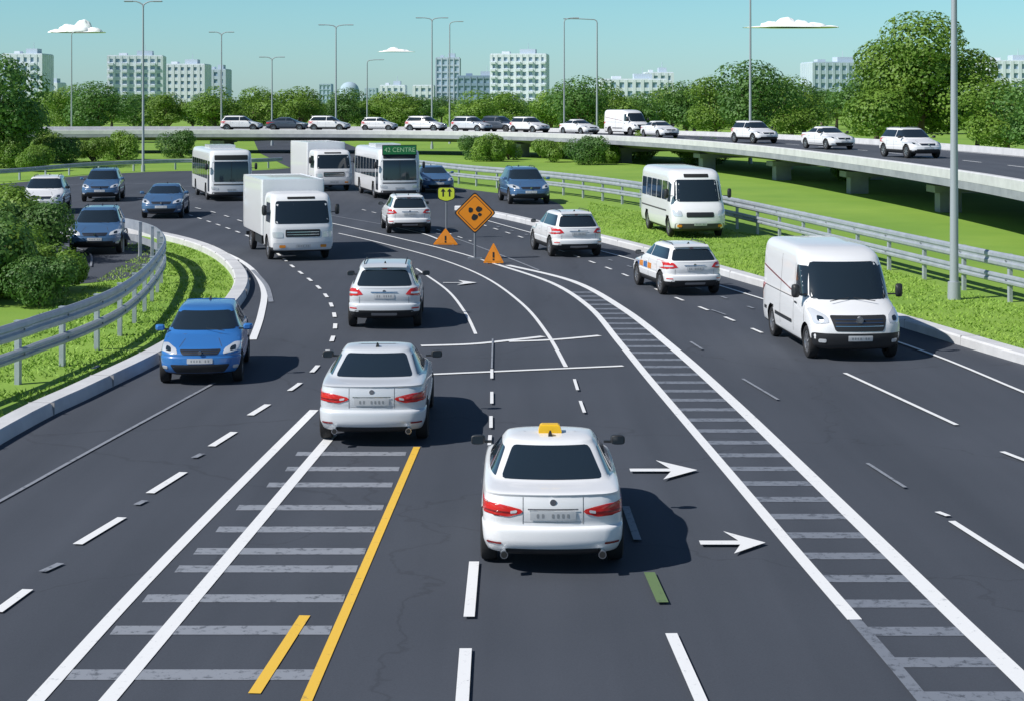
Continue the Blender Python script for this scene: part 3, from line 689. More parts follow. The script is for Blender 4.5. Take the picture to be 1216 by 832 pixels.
def big(kind, paint):
    key = (kind, paint.name)
    if key in TPL: return TPL[key]
    win = MB(); lt = MB(); tr = MB(); extra = []
    if kind == 'van':
        hw, L, H = 1.0, 5.2, 2.32; r_ = .35; wheels = [(1.75, r_), (-1.60, r_)]
        raw = [(.26, .90, -2.5, 2.40), (.34, .97, -2.58, 2.53), (.55, 1.0, -2.6, 2.6), (.78, 1.0, -2.6, 2.58), (.92, 1.0, -2.6, 2.50), (1.04, .995, -2.6, 2.30), (1.15, .99, -2.6, 2.05), (1.22, .98, -2.6, 1.90), (1.27, .975, -2.6, 1.83), (1.6, .955, -2.59, 1.60), (1.95, .93, -2.58, 1.33), (2.12, .905, -2.56, 1.10), (2.23, .86, -2.5, .80), (2.29, .78, -2.42, .5), (2.32, .6, -2.2, .1)]
        sh = shell([(z, w, a, b, .34 if z < 2 else .25, .10, .20, .02, .03 if z < 1.3 else .015) for z, w, a, b in raw], 3)
        body = cut_arches(sh, wheels, hw, r_ + .07, lambda c: M_PLAST if c.z < .50 and c.y > 2.0 or c.z < .36 else paint); bv = bvh_of(body)
        patch(win, bv, [(-.86, 1.25), (.86, 1.25), (.76, 2.02), (-.76, 2.02)], 'front', M_GLASS, r=.10, nu=16)
        sides(win, bv, [(.78, 1.28), (1.55, 1.28), (1.18, 1.93), (.78, 1.93)], M_GLASS, r=.05)
        for yy in (.68, 1.62): sides(tr, bv, rect(yy - .007, yy + .007, .45, 1.95 if yy < 1 else 1.2), M_SEAM, off=.003, r=.002, nu=1)
        sides(tr, bv, rect(-.62, -.606, .45, 2.05), M_SEAM, off=.003, r=.002, nu=1)
        sides(tr, bv, rect(-2.4, .5, 1.17, 1.19), M_SEAM, off=.003, r=.002, nv=1); sides(tr, bv, rect(-2.3, .55, .60, .68), M_PLAST, off=.012, r=.02)
        sides(tr, bv, [(-2.5, 1.62), (.5, 1.30), (.5, 1.335), (-2.5, 1.66)], M_REDD, off=.004, r=.004, nu=10, nv=12)
        sides(tr, bv, rect(.80, 1.0, 1.08, 1.12), M_PLAST, off=.02, r=.01)
        patch(tr, bv, [(-.52, .66), (.52, .66), (.62, .98), (-.62, .98)], 'front', M_PLAST, off=.008, r=.05)
        for q in range(3): patch(tr, bv, rect(-.52, .52, .76 + q * .065, .775 + q * .065), 'front', M_CHROME, off=.014, r=.004, nv=1)
        both(lt, bv, [(.64, .82), (.93, .80), (.97, 1.08), (.90, 1.10), (.66, .97)], 'front', M_HEAD, off=.010, r=.05, nu=12)
        both(lt, bv, [(.74, .86), (.86, .86), (.86, .97), (.74, .95)], 'front', M_GLASS, off=.014, r=.04)
        patch(tr, bv, [(-.94, .30), (.94, .30), (.97, .62), (-.97, .62)], 'front', M_PLAST, off=.010, r=.06, nu=18)
        plate(tr, bv, 'front', 0, .52, .52, .11, .03)
        both(lt, bv, rect(.70, .84, .42, .50), 'front', M_HEAD, off=.02, r=.03)
        tr.cyl((0, 2.50, .90), (0, 2.585, .90), .07, .07, M_CHROME, 16)
        mirrors(tr, hw, 1.55, 1.42, M_PLAST, 1.25)
        for s in (-1, 1): tr.tube([Vector((s * .5, 1.98, 1.24)), Vector((s * .05, 1.86, 1.30))], [.01, .007], M_PLAST, 5)
        patch(win, bv, rect(-.75, -.08, 1.35, 1.95), 'rear', M_GLASS, r=.05); patch(win, bv, rect(.08, .75, 1.35, 1.95), 'rear', M_GLASS, r=.05)
        both(lt, bv, rect(.86, .97, .8, 1.2), 'rear', M_RED, off=.01, r=.02)
    elif kind == 'minibus':
        hw, L, H = 1.1, 6.6, 2.70; r_ = .38; wheels = [(2.2, r_), (-1.9, r_)]
        raw = [(.28, .98, -3.2, 3.1), (.38, 1.06, -3.27, 3.24), (.6, 1.1, -3.3, 3.3), (.95, 1.1, -3.3, 3.28), (1.15, 1.1, -3.3, 3.18), (1.32, 1.095, -3.3, 3.05), (1.42, 1.09, -3.3, 2.98), (2.1, 1.05, -3.29, 2.72), (2.42, 1.03, -3.27, 2.55), (2.58, .97, -3.22, 2.35), (2.67, .85, -3.1, 2.1), (2.70, .6, -2.8, 1.7)]
        sh = shell([(z, w, a, b, .30, .14, .16, .03, .02) for z, w, a, b in raw], 3)
        body = cut_arches(sh, wheels, hw, r_ + .07, lambda c: M_PLAST if c.z < .40 else paint); bv = bvh_of(body)
        patch(win, bv, [(-.96, 1.42), (.96, 1.42), (.88, 2.28), (-.88, 2.28)], 'front', M_GLASS, r=.12, nu=16)
        patch(tr, bv, rect(-.5, .5, 2.36, 2.50), 'front', M_BLACK, off=.006, r=.03)
        for i in range(5): sides(win, bv, rect(-3.0 + i * 1.02, -2.06 + i * 1.02, 1.45, 2.2), M_GLASS, r=.06)
        sides(win, bv, [(2.12, 1.40), (2.62, 1.40), (2.45, 2.15), (2.12, 2.2)], M_GLASS, r=.05)
        sides(tr, bv, rect(-3.0, 2.0, 1.0, 1.06), M_SEAM, off=.004, r=.01, nv=1)
        both(lt, bv, [(.70, .86), (1.02, .86), (1.06, 1.12), (.74, 1.08)], 'front', M_HEAD, off=.01, r=.06)
        patch(tr, bv, rect(-.55, .55, .82, 1.02), 'front', M_PLAST, off=.008, r=.05)
        patch(tr, bv, rect(-.98, .98, .38, .58), 'front', M_SEAM, off=.008, r=.05); plate(tr, bv, 'front', 0, .56, .52, .12, .02)
        both(lt, bv, rect(.72, .90, .44, .54), 'front', M_AMBER, off=.014, r=.03)
        mirrors(tr, hw + .02, 2.85, 1.75, M_PLAST, 1.5)
    elif kind == 'bus':
        hw, L, H = 1.22, 9.5, 2.95; r_ = .46; wheels = [(2.6, r_), (-2.6, r_)]
        raw = [(.30, 1.14, -4.65, 4.6), (.38, 1.2, -4.73, 4.72), (.6, 1.22, -4.75, 4.75), (1.2, 1.22, -4.75, 4.74), (2.0, 1.21, -4.74, 4.70), (2.55, 1.19, -4.72, 4.62), (2.76, 1.16, -4.7, 4.52), (2.88, 1.08, -4.62, 4.4), (2.93, .95, -4.5, 4.2), (2.95, .7, -4.1, 3.8)]
        sh = shell([(z, w, a, b, .22, .15, .12, .04, .005) for z, w, a, b in raw], 3)
        body = cut_arches(sh, wheels, hw, r_ + .07, lambda c: M_PLAST if c.z < .42 else paint); bv = bvh_of(body)
        patch(win, bv, [(-1.10, 1.12), (1.10, 1.12), (1.08, 2.28), (-1.08, 2.28)], 'front', M_GLASS, r=.12, nu=16)
        patch(win, bv, rect(-.95, .95, 2.36, 2.64), 'front', M_BLACK, r=.05, off=.006)
        for i in range(7): sides(win, bv, rect(-4.4 + i * 1.12, -3.36 + i * 1.12, 1.25, 2.3), M_GLASS, r=.05)
        sides(win, bv, rect(3.6, 4.4, .55, 2.3), M_GLASS, r=.05)
        both(lt, bv, [(.72, .66), (1.12, .68), (1.14, .86), (.74, .82)], 'front', M_HEAD, off=.01, r=.06)
        patch(tr, bv, rect(-1.08, 1.08, .40, .54), 'front', M_SEAM, off=.01, r=.04); plate(tr, bv, 'front', 0, .66, .54, .12, .012)
        patch(tr, bv, rect(-1.0, 1.0, .93, 1.0), 'front', M_SEAM, off=.006, r=.02); patch(tr, bv, rect(-.01, .01, 1.12, 2.28), 'front', M_PLAST, off=.012, r=.004, nu=1)
        mirrors(tr, hw + .04, 4.62, 2.0, M_PLAST, 1.6)
        tr.box((0, -.5, 3.03), (1.5, 2.6, .18), M_PSILV)
    else:
        hw, L, H = 1.12, 7.0, 2.80; r_ = .42; wheels = [(2.35, r_), (-1.9, r_)]
        raw = [(.34, 1.02, 1.6, 3.38), (.42, 1.09, 1.55, 3.48), (.7, 1.12, 1.55, 3.5), (1.15, 1.12, 1.55, 3.48), (1.3, 1.11, 1.55, 3.44), (2.0, 1.08, 1.55, 3.24), (2.25, 1.05, 1.56, 3.08), (2.36, .98, 1.6, 2.9), (2.41, .8, 1.75, 2.6)]
        sh = shell([(z, w, a, b, .22, .06, .10, .0, .0) for z, w, a, b in raw], 3)
        body = cut_arches(sh, [wheels[0]], hw, r_ + .07, lambda c: M_PLAST if c.z < .46 else paint); bv = bvh_of(body)
        cg = shell([(.82, 1.12, -3.45, 1.35, .05, .05, 0, 0, 0), (.86, 1.15, -3.5, 1.4, .05, .05, 0, 0, 0), (2.7, 1.15, -3.5, 1.4, .05, .05, 0, 0, 0), (2.78, 1.12, -3.46, 1.36, .05, .05, 0, 0, 0), (2.8, 1.05, -3.35, 1.25, .05, .05, 0, 0, 0)], 2)
        b2 = MB(); b2.v = cg.v; b2.f = cg.f; b2.m = [0] * len(cg.f); b2.mats = [M_PWHITE]; extra.append(('cargo_box', b2.mesh('cargo_box', 30)))
        bc = bvh_of(cg)
        for zz in (.92, 1.7, 2.68): sides(tr, bc, rect(-3.42, 1.32, zz - .02, zz + .02), M_PSILV, off=.012, r=.004, nv=1, nu=3)
        sides(tr, bc, rect(-3.3, 1.2, .94, 1.30), M_PSILV, off=.004, r=.01, nv=2, nu=3)
        tr.box((0, -1.0, .66), (.9, 4.9, .24), M_PLAST); tr.box((.95, -.4, .58), (.12, 1.6, .4), M_PLAST); tr.box((-.95, -.4, .58), (.12, 1.6, .4), M_PLAST)
        tr.box((0, -3.35, .52), (2.1, .12, .14), M_PLAST)
        patch(win, bv, [(-.98, 1.32), (.98, 1.32), (.92, 2.12), (-.92, 2.12)], 'front', M_GLASS, r=.08, nu=16)
        patch(tr, bv, rect(-.5, .5, 2.18, 2.26), 'front', M_BLACK, off=.008, r=.02)
        sides(win, bv, [(2.1, 1.35), (3.05, 1.35), (2.9, 2.05), (2.1, 2.05)], M_GLASS, r=.06)
        patch(tr, bv, rect(-.62, .62, .86, 1.12), 'front', M_PLAST, off=.008, r=.04)
        for q in range(2): patch(tr, bv, rect(-.58, .58, .93 + q * .09, .95 + q * .09), 'front', M_CHROME, off=.013, r=.003, nv=1)
        both(lt, bv, [(.70, .84), (1.05, .84), (1.07, 1.04), (.72, 1.04)], 'front', M_HEAD, off=.01, r=.04)
        patch(tr, bv, rect(-1.04, 1.04, .40, .66), 'front', M_PSILV, off=.016, r=.05, nu=16); plate(tr, bv, 'front', 0, .54, .54, .12, .028)
        both(lt, bv, rect(.62, .84, .48, .58), 'front', M_AMBER, off=.024, r=.03)
        mirrors(tr, hw + .04, 3.05, 1.8, M_PLAST, 1.5)
        sides(tr, bv, rect(2.0, 2.012, .9, 2.2), M_SEAM, off=.003, r=.002, nu=1)
    parts = [('body', body.mesh('body', 28)), ('windows', win.mesh('windows', 60)), ('lights', lt.mesh('lights', 60)), ('trim', tr.mesh('trim', 35))] + extra
    w = [(s * (hw - .13), y_, r_, s) for s in (-1, 1) for y_, _ in wheels]
    TPL[key] = (parts, w, L, H); return TPL[key]

def put(tpl, name, loc, rz, s=1.0):
    parts, w, L, H = tpl
    e = empty(name, loc, rz, s)
    for n, me in parts: obj(n, me, e)
    for i, (x, y, r_, sg) in enumerate(w):
        o = obj('wheel_%d' % (i + 1), getwheel(r_), e, (x, y, r_))
        o.rotation_euler = (random.uniform(0, 6), 0, 0) if sg > 0 else (random.uniform(0, 6), 0, math.pi)
    return e
def park(tpl, name, px, py, ang, toward, s=1.0):
    a = math.radians(ang); u = Vector((math.sin(a), math.cos(a), 0)); L = tpl[2] * s
    c = G(px, py) + u * L / 2; c.z = 0.02
    return put(tpl, name, c, -a + (math.pi if toward else 0), s)

tx = park(car('sedan', M_PWHITE), 'taxi', 657, 688, 0, False, 0.96)
b = MB(); b.loft([[Vector((x * f, -.48 + y_ * f, z)) for x, y_ in ((-.15, -.09), (.15, -.09), (.15, .09), (-.15, .09))] for z, f in ((1.42, 1), (1.45, 1.02), (1.52, .86), (1.535, .7))], M_TAXI); obj('roof_sign', b.mesh('roof_sign', 30), tx)
park(car('sedan', M_PSILV), 'car', 441, 534, -1, False, .99)
park(car('suv', M_PSILV), 'car', 456, 393, -2, False, .97)
park(car('suv', M_PWHITE), 'car', 487, 279, -9, False)
park(car('suv', M_PWHITE), 'car', 688, 307, -12, False)
park(car('patrol', M_PWHITE), 'patrol_car', 826, 353, -11, False, .93)
park(big('van', M_PWHITE), 'delivery_van', 1022, 432, -4, True)
park(big('minibus', M_PWHITE), 'minibus', 832, 284, -7, True, 1.03)
park(big('truck', M_PWHITE), 'box_truck', 360, 311, -17, True, .98)
park(car('hatch', M_PBLUE), 'car', 237, 460, -6, True, 0.95)
park(car('suv', M_PNAVY), 'car', 112, 304, -9, True)
park(car('sedan', M_PNAVY), 'car', 191, 261, -6, True, 1.08)
park(car('suv', M_PWHITE), 'car', 48, 256, -9, True, 1.12)
park(car('suv', M_PNAVY), 'car', 118, 241, -8, True, 1.1)
park(car('suv', M_PNAVY), 'car', 631, 244, -9, True, 1.2)
park(big('bus', M_PWHITE), 'bus', 275, 240, -17, True, .97)
b2_ = park(big('bus', M_PWHITE), 'bus', 475, 238, -14, True, .98)
park(big('truck', M_PWHITE), 'box_truck', 397, 228, -19, True, 1.06)
park(car('sedan', M_PNAVY), 'car', 522, 230, -12, True, 1.1)
dm = MB(); dm.box((0, 4.62, 2.86), (1.9, .10, .50), M_DISP); dm.box((0, 4.55, 2.86), (2.0, .06, .58), M_PLAST); obj('destination_display', dm.mesh('destination_display', 30), b2_)
tcu = bpy.data.curves.new('t', 'FONT'); tcu.body = '42 CENTRE'; tcu.size = .36; tcu.align_x = 'CENTER'; tcu.align_y = 'CENTER'
to = bpy.data.objects.new('t', tcu); COL.objects.link(to); dg = bpy.context.evaluated_depsgraph_get()
tm = bpy.data.meshes.new_from_object(to.evaluated_get(dg)); tm.materials.clear(); tm.materials.append(M_TXT); bpy.data.objects.remove(to)
t_ = obj('display_text', tm, b2_, (0, 4.675, 2.86)); t_.rotation_euler = (math.pi / 2, 0, math.pi)

# flyover traffic
fl = [(287, 'suv', M_PWHITE, 0), (343, 'sedan', M_PDARK, 1), (391, 'suv', M_PWHITE, 0), (445, 'hatch', M_PWHITE, 1), (507, 'suv', M_PWHITE, 0), (561, 'suv', M_PSILV, 0), (596, 'suv', M_PDARK, 1), (629, 'suv', M_PWHITE, 0), (686, 'sedan', M_PWHITE, 0), (745, 'van', M_PWHITE, 1), (783, 'sedan', M_PWHITE, 0), (897, 'suv', M_PWHITE, 0), (984, 'sedan', M_PWHITE, 0), (1082, 'suv', M_PWHITE, 0)]
for px, kd, pt, lane in fl:
    br_ = (px - 608) / F; off = 4.6 if lane == 0 else 8.0; best = None
    for k in range(2, len(rs) - 2):
        d, rr_ = offs(rs, k); q = rs[k] + rr_ * off
        if q.y < 60: continue
        e_ = abs(q.x / q.y - br_)
        if best is None or e_ < best[0]: best = (e_, q, d)
    _, q, d = best; d = -d
    T = big('van', pt) if kd == 'van' else car(kd, pt)
    s_ = 1.08 if px > 850 else 1.05
    put(T, 'van' if kd == 'van' else 'car', (q.x, q.y, DZ + .004), math.atan2(-d.x, d.y) + (.16 if px > 850 else 0), s_)

# ------------------------------------------------------------------ signs
def diamond(px, py, h, sz):
    p = G(px, py); e = empty('roadworks_sign', (p.x, p.y, .02), math.radians(2)); b = MB()
    b.cyl((0, 0.03, 0), (0, 0.03, h + sz * .3), .045, .04, M_POST, 10); b.box((0, 0.03, .03), (.5, .35, .06), M_POST)
    obj('post', b.mesh('post', 40), e); b = MB()
    def dia(s, y, m, t=.02):
        R = Matrix.Rotation(math.radians(45), 3, 'Y')
        P = round_poly([(-s, -s), (s, -s), (s, s), (-s, s)], s * .18)
        f = [R @ Vector((q.x, y, q.y)) + Vector((0, 0, h)) for q in P]; k_ = [v + Vector((0, t, 0)) for v in f]
        b.loft([f, k_], m)
    s = sz / 1.414
    dia(s, -.015, M_BLACK, .03); dia(s * .93, -.022, M_ORANGE, .004); dia(s * .84, -.027, M_BLACK, .004); dia(s * .79, -.032, M_ORANGE, .004)
    for cx, cz, r_ in ((-.15, .10, .09), (.14, .13, .10), (-.01, -.15, .11), (.17, -.06, .06)):
        v = [Vector((cx + r_ * (1 + .15 * math.sin(2 * a + cx * 9)) * math.cos(a), -.038, h + cz + r_ * (1 + .12 * math.cos(3 * a)) * math.sin(a))) for a in [i * math.pi / 9 for i in range(18)]]
        b.loft([v, [w_ + Vector((0, .004, 0)) for w_ in v]], M_BLACK)
    obj('panel', b.mesh('panel', 30), e)
diamond(564, 309, 1.64, .74)
p = G(530, 284); e = empty('direction_sign', (p.x, p.y, .02)); b = MB(); b.cyl((0, .03, 0), (0, .03, 1.9), .04, .04, M_POST, 10); obj('post', b.mesh('post', 40), e); b = MB()
pts = round_poly([(-.36, 1.60), (0, 1.48), (.36, 1.60), (.36, 2.08), (-.36, 2.08)], .12)
f = [Vector((q.x, -.012, q.y)) for q in pts]; b.loft([f, [v + Vector((0, .03, 0)) for v in f]], M_BLACK)
f = [Vector((q.x * .9, -.02, (q.y - 1.8) * .9 + 1.8)) for q in pts]; b.loft([f, [v + Vector((0, .005, 0)) for v in f]], M_LIME)
for s in (-1, 1):
    b.box((s * .13, -.024, 1.82), (.06, .006, .24), M_BLACK); b.add([(s * .13 - .1, -.026, 1.9), (s * .13 + .1, -.026, 1.9), (s * .13, -.026, 2.03)], [(0, 1, 2)], M_BLACK)
obj('panel', b.mesh('panel', 30), e)
for px, py, w, h in ((529, 292, .98, .66), (586, 314, .72, .72)):
    p = G(px, py); e = empty('warning_triangle', (p.x, p.y, .02), math.radians(-4)); b = MB()
    for s, y, m, t in ((1, 0, M_ORANGE, .04), (.80, -.006, M_AMBER, .004)):
        P = round_poly([(-w / 2 * s, h * .40 - h * .40 * s + .02), (w / 2 * s, h * .40 - h * .40 * s + .02), (0, h * .4 + h * .6 * s)], .05)
        f = [Vector((q.x, y, q.y)) for q in P]; b.loft([f, [v + Vector((0, t, 0)) for v in f]], m)
    b.box((0, -.012, h * .42), (.06, .006, h * .26), M_BLACK); b.box((0, -.012, h * .2), (.06, .006, .06), M_BLACK)
    b.box((-w * .3, .14, .015), (.05, .4, .03), M_POST); b.box((w * .3, .14, .015), (.05, .4, .03), M_POST)
    obj('panel', b.mesh('panel', 30), e)

# ------------------------------------------------------------------ trees
def tree_tpl(seed, leaf, n=6500, lsize=.30, height=10.0, spread=3.7):
    R = random.Random(seed); t = MB(); th = height * .26
    top = Vector((R.uniform(-.3, .3), R.uniform(-.3, .3), height * .62))
    t.tube([Vector((0, 0, -.1)), Vector((.04, 0, th * .5)), Vector((.1, .05, th)), top], [.32, .24, .2, .07], M_BARK, 8)
    lobes = []
    for i in range(11):
        a = i * 2.4 + R.uniform(-.4, .4); rad = spread * R.uniform(.30, .75); z = height * R.uniform(.30, .80)
        rad *= 1.0 - max(0, (z / height - .6)) * 1.6
        c = Vector((math.cos(a) * rad, math.sin(a) * rad, z)); r_ = spread * R.uniform(.36, .55); lobes.append((c, r_))
        st = Vector((.1, .05, th * R.uniform(.85, 1.3))); mid = st.lerp(c, .5) + Vector((0, 0, -.2)); t.tube([st, mid, c], [.11, .07, .03], M_BARK, 6)
    lobes.append((Vector((0, 0, height * .80)), spread * .54)); lobes.append((Vector((0, 0, height * .52)), spread * .66))
    vs = []; fs = []
    while len(fs) < n:
        c, r_ = R.choice(lobes); d = Vector((R.gauss(0, 1), R.gauss(0, 1), R.gauss(0, 1))).normalized()
        rr = r_ * (1 - .38 * R.random() ** 2.6) * (1 + .16 * noise.noise(d * 2.3 + c))
        p = c + Vector((d.x, d.y, d.z * .82)) * rr
        if noise.noise(p * .9 + Vector((seed, 0, 0))) < -.28 and R.random() < .7: continue
        if p.z < height * .16: continue
        nn = (d + Vector((R.gauss(0, .3), R.gauss(0, .3), R.gauss(0, .3) + .2))).normalized(); u = nn.orthogonal().normalized(); a = R.uniform(0, 6.28)
        u = Matrix.Rotation(a, 3, nn) @ u; w = nn.cross(u); s = lsize * R.uniform(.6, 1.3); i = len(vs)
        vs += [p - u * s * .5, p + w * s * .38 + nn * s * .06, p + u * s * .5, p - w * s * .38 + nn * s * .06]; fs.append((i, i + 1, i + 2, i + 3))
    cm = MB(); cm.add(vs, fs, leaf)
    return t.mesh('trunk', 60), cm.mesh('crown', None)
TR = [tree_tpl(1, M_LEAF1), tree_tpl(2, M_LEAF1), tree_tpl(3, M_LEAF2), tree_tpl(4, M_LEAF1, spread=4.4, n=7500), tree_tpl(5, M_LEAF2, spread=4.2, n=7500)]
TBIG = tree_tpl(9, M_LEAF1, n=24000, lsize=.23, spread=4.6)
def tree(px, depth, h, t, sx=1.0):
    e = empty('tree', ((px - 608) / F * depth, depth, 0), random.uniform(0, 6.28)); s = h / 10; e.scale = (s * sx, s * sx, s)
    obj('trunk', t[0], e); obj('crown', t[1], e)
for px, dp, h, t, sx in [(-8, 140, 9.7, TR[4], 1.15), (-46, 150, 9, TR[2], 1.1), (24, 150, 6.6, TR[2], 1.1), (1094, 162, 14.2, TBIG, 1.2), (1040, 172, 9.6, TR[4], 1.3), (1196, 150, 7.7, TR[3], 1.4), (1240, 140, 8, TR[4], 1.2), (1160, 168, 8.0, TR[4], 1.3),
                       (896, 190, 10.4, TR[4], 1.15), (940, 200, 8.8, TR[3], 1.2), (850, 210, 9.0, TR[3], 1.15), (815, 220, 8.4, TR[4], 1.2), (690, 215, 9.0, TR[4], 1.25), (655, 230, 7.6, TR[1], 1.2), (722, 230, 8.0, TR[3], 1.2), (760, 235, 7.0, TR[2], 1.3),
                       (564, 230, 7.4, TR[0], 1.5), (606, 250, 7.0, TR[3], 1.3), (357, 235, 8.0, TR[1], 1.4), (304, 240, 7.8, TR[3], 1.3), (258, 235, 8.0, TR[0], 1.4), (116, 225, 8.4, TR[4], 1.4), (82, 240, 7.8, TR[3], 1.3),
                       (412, 260, 8.0, TR[2], 1.3), (200, 250, 7.2, TR[1], 1.4), (472, 250, 7.2, TR[0], 1.4), (160, 255, 7.0, TR[2], 1.3)]: tree(px, dp, h, t, sx)
ms = empty('distant_trees')
for i in range(84):
    px = -260 + i * 21 + random.uniform(-8, 8); dp = random.choice((285, 330, 390)); h = random.uniform(5.8, 7.6) if px < 780 else random.uniform(6.6, 8.6)
    t = random.choice(TR); s = h / 10
    for nm, me in (('trunk', t[0]), ('crown', t[1])):
        o = obj(nm, me, ms, ((px - 608) / F * dp, dp, 0)); o.scale = (s * 1.6, s * 1.6, s); o.rotation_euler = (0, 0, random.uniform(0, 6.28))
def bush_tpl(seed, leaf, n=9000, lsize=.11):
    R = random.Random(seed); t = MB(); lobes = []
    for i in range(9):
        a = R.uniform(0, 6.28); rad = R.uniform(.2, 1.1); c = Vector((math.cos(a) * rad, math.sin(a) * rad, R.uniform(.45, 1.35))); lobes.append((c, R.uniform(.5, .78)))
        t.tube([Vector((0, 0, 0)), c * .5 + Vector((0, 0, .1)), c], [.05, .035, .015], M_BARK, 5)
    vs = []; fs = []
    while len(fs) < n:
        c, r_ = R.choice(lobes); d = Vector((R.gauss(0, 1), R.gauss(0, 1), R.gauss(0, 1))).normalized()
        p = c + d * r_ * (1 - .35 * R.random() ** 2.4) * (1 + .2 * noise.noise(d * 2.5 + c * 3))
        if p.z < .02: continue
        if noise.noise(p * 2.2) < -.3 and R.random() < .7: continue
        nn = (d + Vector((R.gauss(0, .3), R.gauss(0, .3), R.gauss(0, .3) + .2))).normalized(); u = Matrix.Rotation(R.uniform(0, 6.28), 3, nn) @ nn.orthogonal().normalized(); w = nn.cross(u); s = lsize * R.uniform(.6, 1.3); i = len(vs)
        vs += [p - u * s * .5, p + w * s * .36, p + u * s * .5, p - w * s * .36]; fs.append((i, i + 1, i + 2, i + 3))
    cm = MB(); cm.add(vs, fs, leaf); return t.mesh('stems', 60), cm.mesh('foliage', None)
BS = [bush_tpl(21, M_LEAF1), bush_tpl(22, M_LEAF2), bush_tpl(23, M_LEAF1)]
def bush(p, s, t):
    e = empty('bush', p, random.uniform(0, 6.28), s); obj('stems', t[0], e); obj('foliage', t[1], e)
for px, py, s, k in [(18, 352, 1.05, 0), (62, 346, .8, 2), (-40, 360, 1.2, 1), (40, 312, 1.1, 1), (5, 305, 1.3, 0), (-30, 290, 1.5, 2), (-80, 330, 1.5, 0), (20, 285, 1.0, 2), (-12, 335, 1.2, 2), (48, 363, .7, 1)]: bush(G(px, py), s, BS[k])
for px, py, s, k in [(585, 192, 1.3, 0), (604, 190, 1.1, 2), (566, 190, 1.2, 1), (700, 196, 1.3, 1), (722, 194, 1.2, 0), (140, 190, 1.4, 0), (110, 192, 1.3, 2), (215, 188, 1.4, 1), (1010, 215, 1.1, 0), (820, 196, 1.3, 2), (845, 196, 1.2, 1), (20, 200, 1.6, 0), (40, 204, 1.2, 2), (760, 190, 1.4, 0), (655, 193, 1.2, 2), (50, 192, 1.5, 0), (75, 194, 1.2, 1)]: bush(G(px, py), s, BS[k])

# ------------------------------------------------------------------ buildings
B_WHITE = mat('render_white', (0.66, 0.73, 0.80), 0.8, var=(0.72, 0.78, 0.84), vscale=.15)  # facade and glass colours here made paler in place of distance haze
B_GREY = mat('facade_grey', (0.46, 0.56, 0.66), 0.8, var=(0.52, 0.61, 0.70), vscale=.15)
B_PANE = mat('building_glass', (0.26, 0.37, 0.48), 0.25)
B_BLUE = mat('facade_blue', (0.24, 0.34, 0.46), 0.6)
B_HAZE = mat('haze_tinted_cladding', (0.40, 0.52, 0.62), 0.85)  # pale blue haze put into the colour of the far towers
def building(name, px0, px1, top, depth, wall, pane, fl_h=3.1, bay=3.0, pier=1.3, span=1.5, th=16, rot=0, roof=True, balcony=False):
    xa = (px0 - 608) / F * depth; xb = (px1 - 608) / F * depth; W = xb - xa; Ht = EYE + (HZ - top) / F * depth
    e = empty(name, ((xa + xb) / 2, depth + th / 2, 0), rot); b = MB(); b.box((0, 0, Ht / 2), (W - .8, th - .8, Ht - .1), pane); obj('glazing', b.mesh('glazing', None), e)
    b = MB(); nf = max(2, round(Ht / fl_h)); fh = Ht / nf
    for i in range(nf + 1):
        z = i * fh; hh = span if i < nf else span * .8
        b.box((0, 0, min(z, Ht) + (hh / 2 - span / 2)), (W, th, hh), wall)
    obj('spandrels', b.mesh('spandrels', None), e); b = MB()
    nb = max(2, round(W / bay)); q = W / nb
    for i in range(nb + 1):
        x = -W / 2 + i * q; x = max(min(x, W / 2 - pier / 2 + .05), -W / 2 + pier / 2 - .05); b.box((x, 0, Ht / 2 + .1), (pier, th + .24, Ht + .5), wall)
    nb2 = max(2, round(th / bay)); q = th / nb2
    for i in range(1, nb2): b.box((0, -th / 2 + i * q, Ht / 2 + .05), (W + .22, pier, Ht + .4), wall)
    obj('piers', b.mesh('piers', None), e); b = MB()
    b.box((0, 0, Ht + .5), (W - .5, th - .5, .5), wall)
    if roof:
        b.box((W * .15, 0, Ht + 1.6), (W * .28, th * .4, 2.2), B_GREY); b.box((-W * .25, 1, Ht + 1.2), (W * .14, th * .3, 1.2), wall); b.cyl((W * .15, 0, Ht + 2.6), (W * .15, 0, Ht + 5.2), .12, .08, B_GREY, 6)
    obj('roof', b.mesh('roof', None), e)
    if balcony:
        b = MB()
        for i in range(1, nf):
            for k_ in range(0, nb, 2): b.box((-W / 2 + (k_ + .5) * W / nb, -th / 2 - .6, i * fh), (W / nb * .8, 1.2, .9), B_WHITE)
        obj('balconies', b.mesh('balconies', None), e)
building('apartment_building', 2, 50, 66, 640, B_WHITE, B_PANE, bay=2.6, balcony=True)
building('apartment_building', -40, 12, 86, 600, B_GREY, B_PANE)
building('apartment_building', 125, 190, 68, 680, B_WHITE, B_PANE, bay=2.6, pier=1.0, balcony=True, rot=.12)
building('apartment_building', 190, 243, 78, 720, B_WHITE, B_PANE, bay=2.8)
building('apartment_building', 244, 268, 84, 760, B_GREY, B_PANE)
building('apartment_building', 50, 68, 100, 800, B_WHITE, B_PANE)
building('office_building', 451, 481, 103, 800, B_WHITE, B_PANE)
building('office_building', 490, 515, 103, 780, B_WHITE, B_PANE, roof=False)
building('office_tower', 517, 546, 70, 800, B_GREY, B_HAZE, pier=.6, span=.8)
building('office_building', 543, 597, 92, 740, B_BLUE, B_PANE, pier=.5, span=1.2)
building('apartment_building', 584, 651, 66, 690, B_WHITE, B_PANE, bay=2.7, pier=1.1, rot=-.1, balcony=True)
building('office_building', 714, 792, 96, 640, B_WHITE, B_PANE, span=1.3)
building('office_building', 766, 800, 88, 700, B_WHITE, B_PANE)
building('office_building', 795, 845, 106, 760, B_GREY, B_PANE, roof=False)
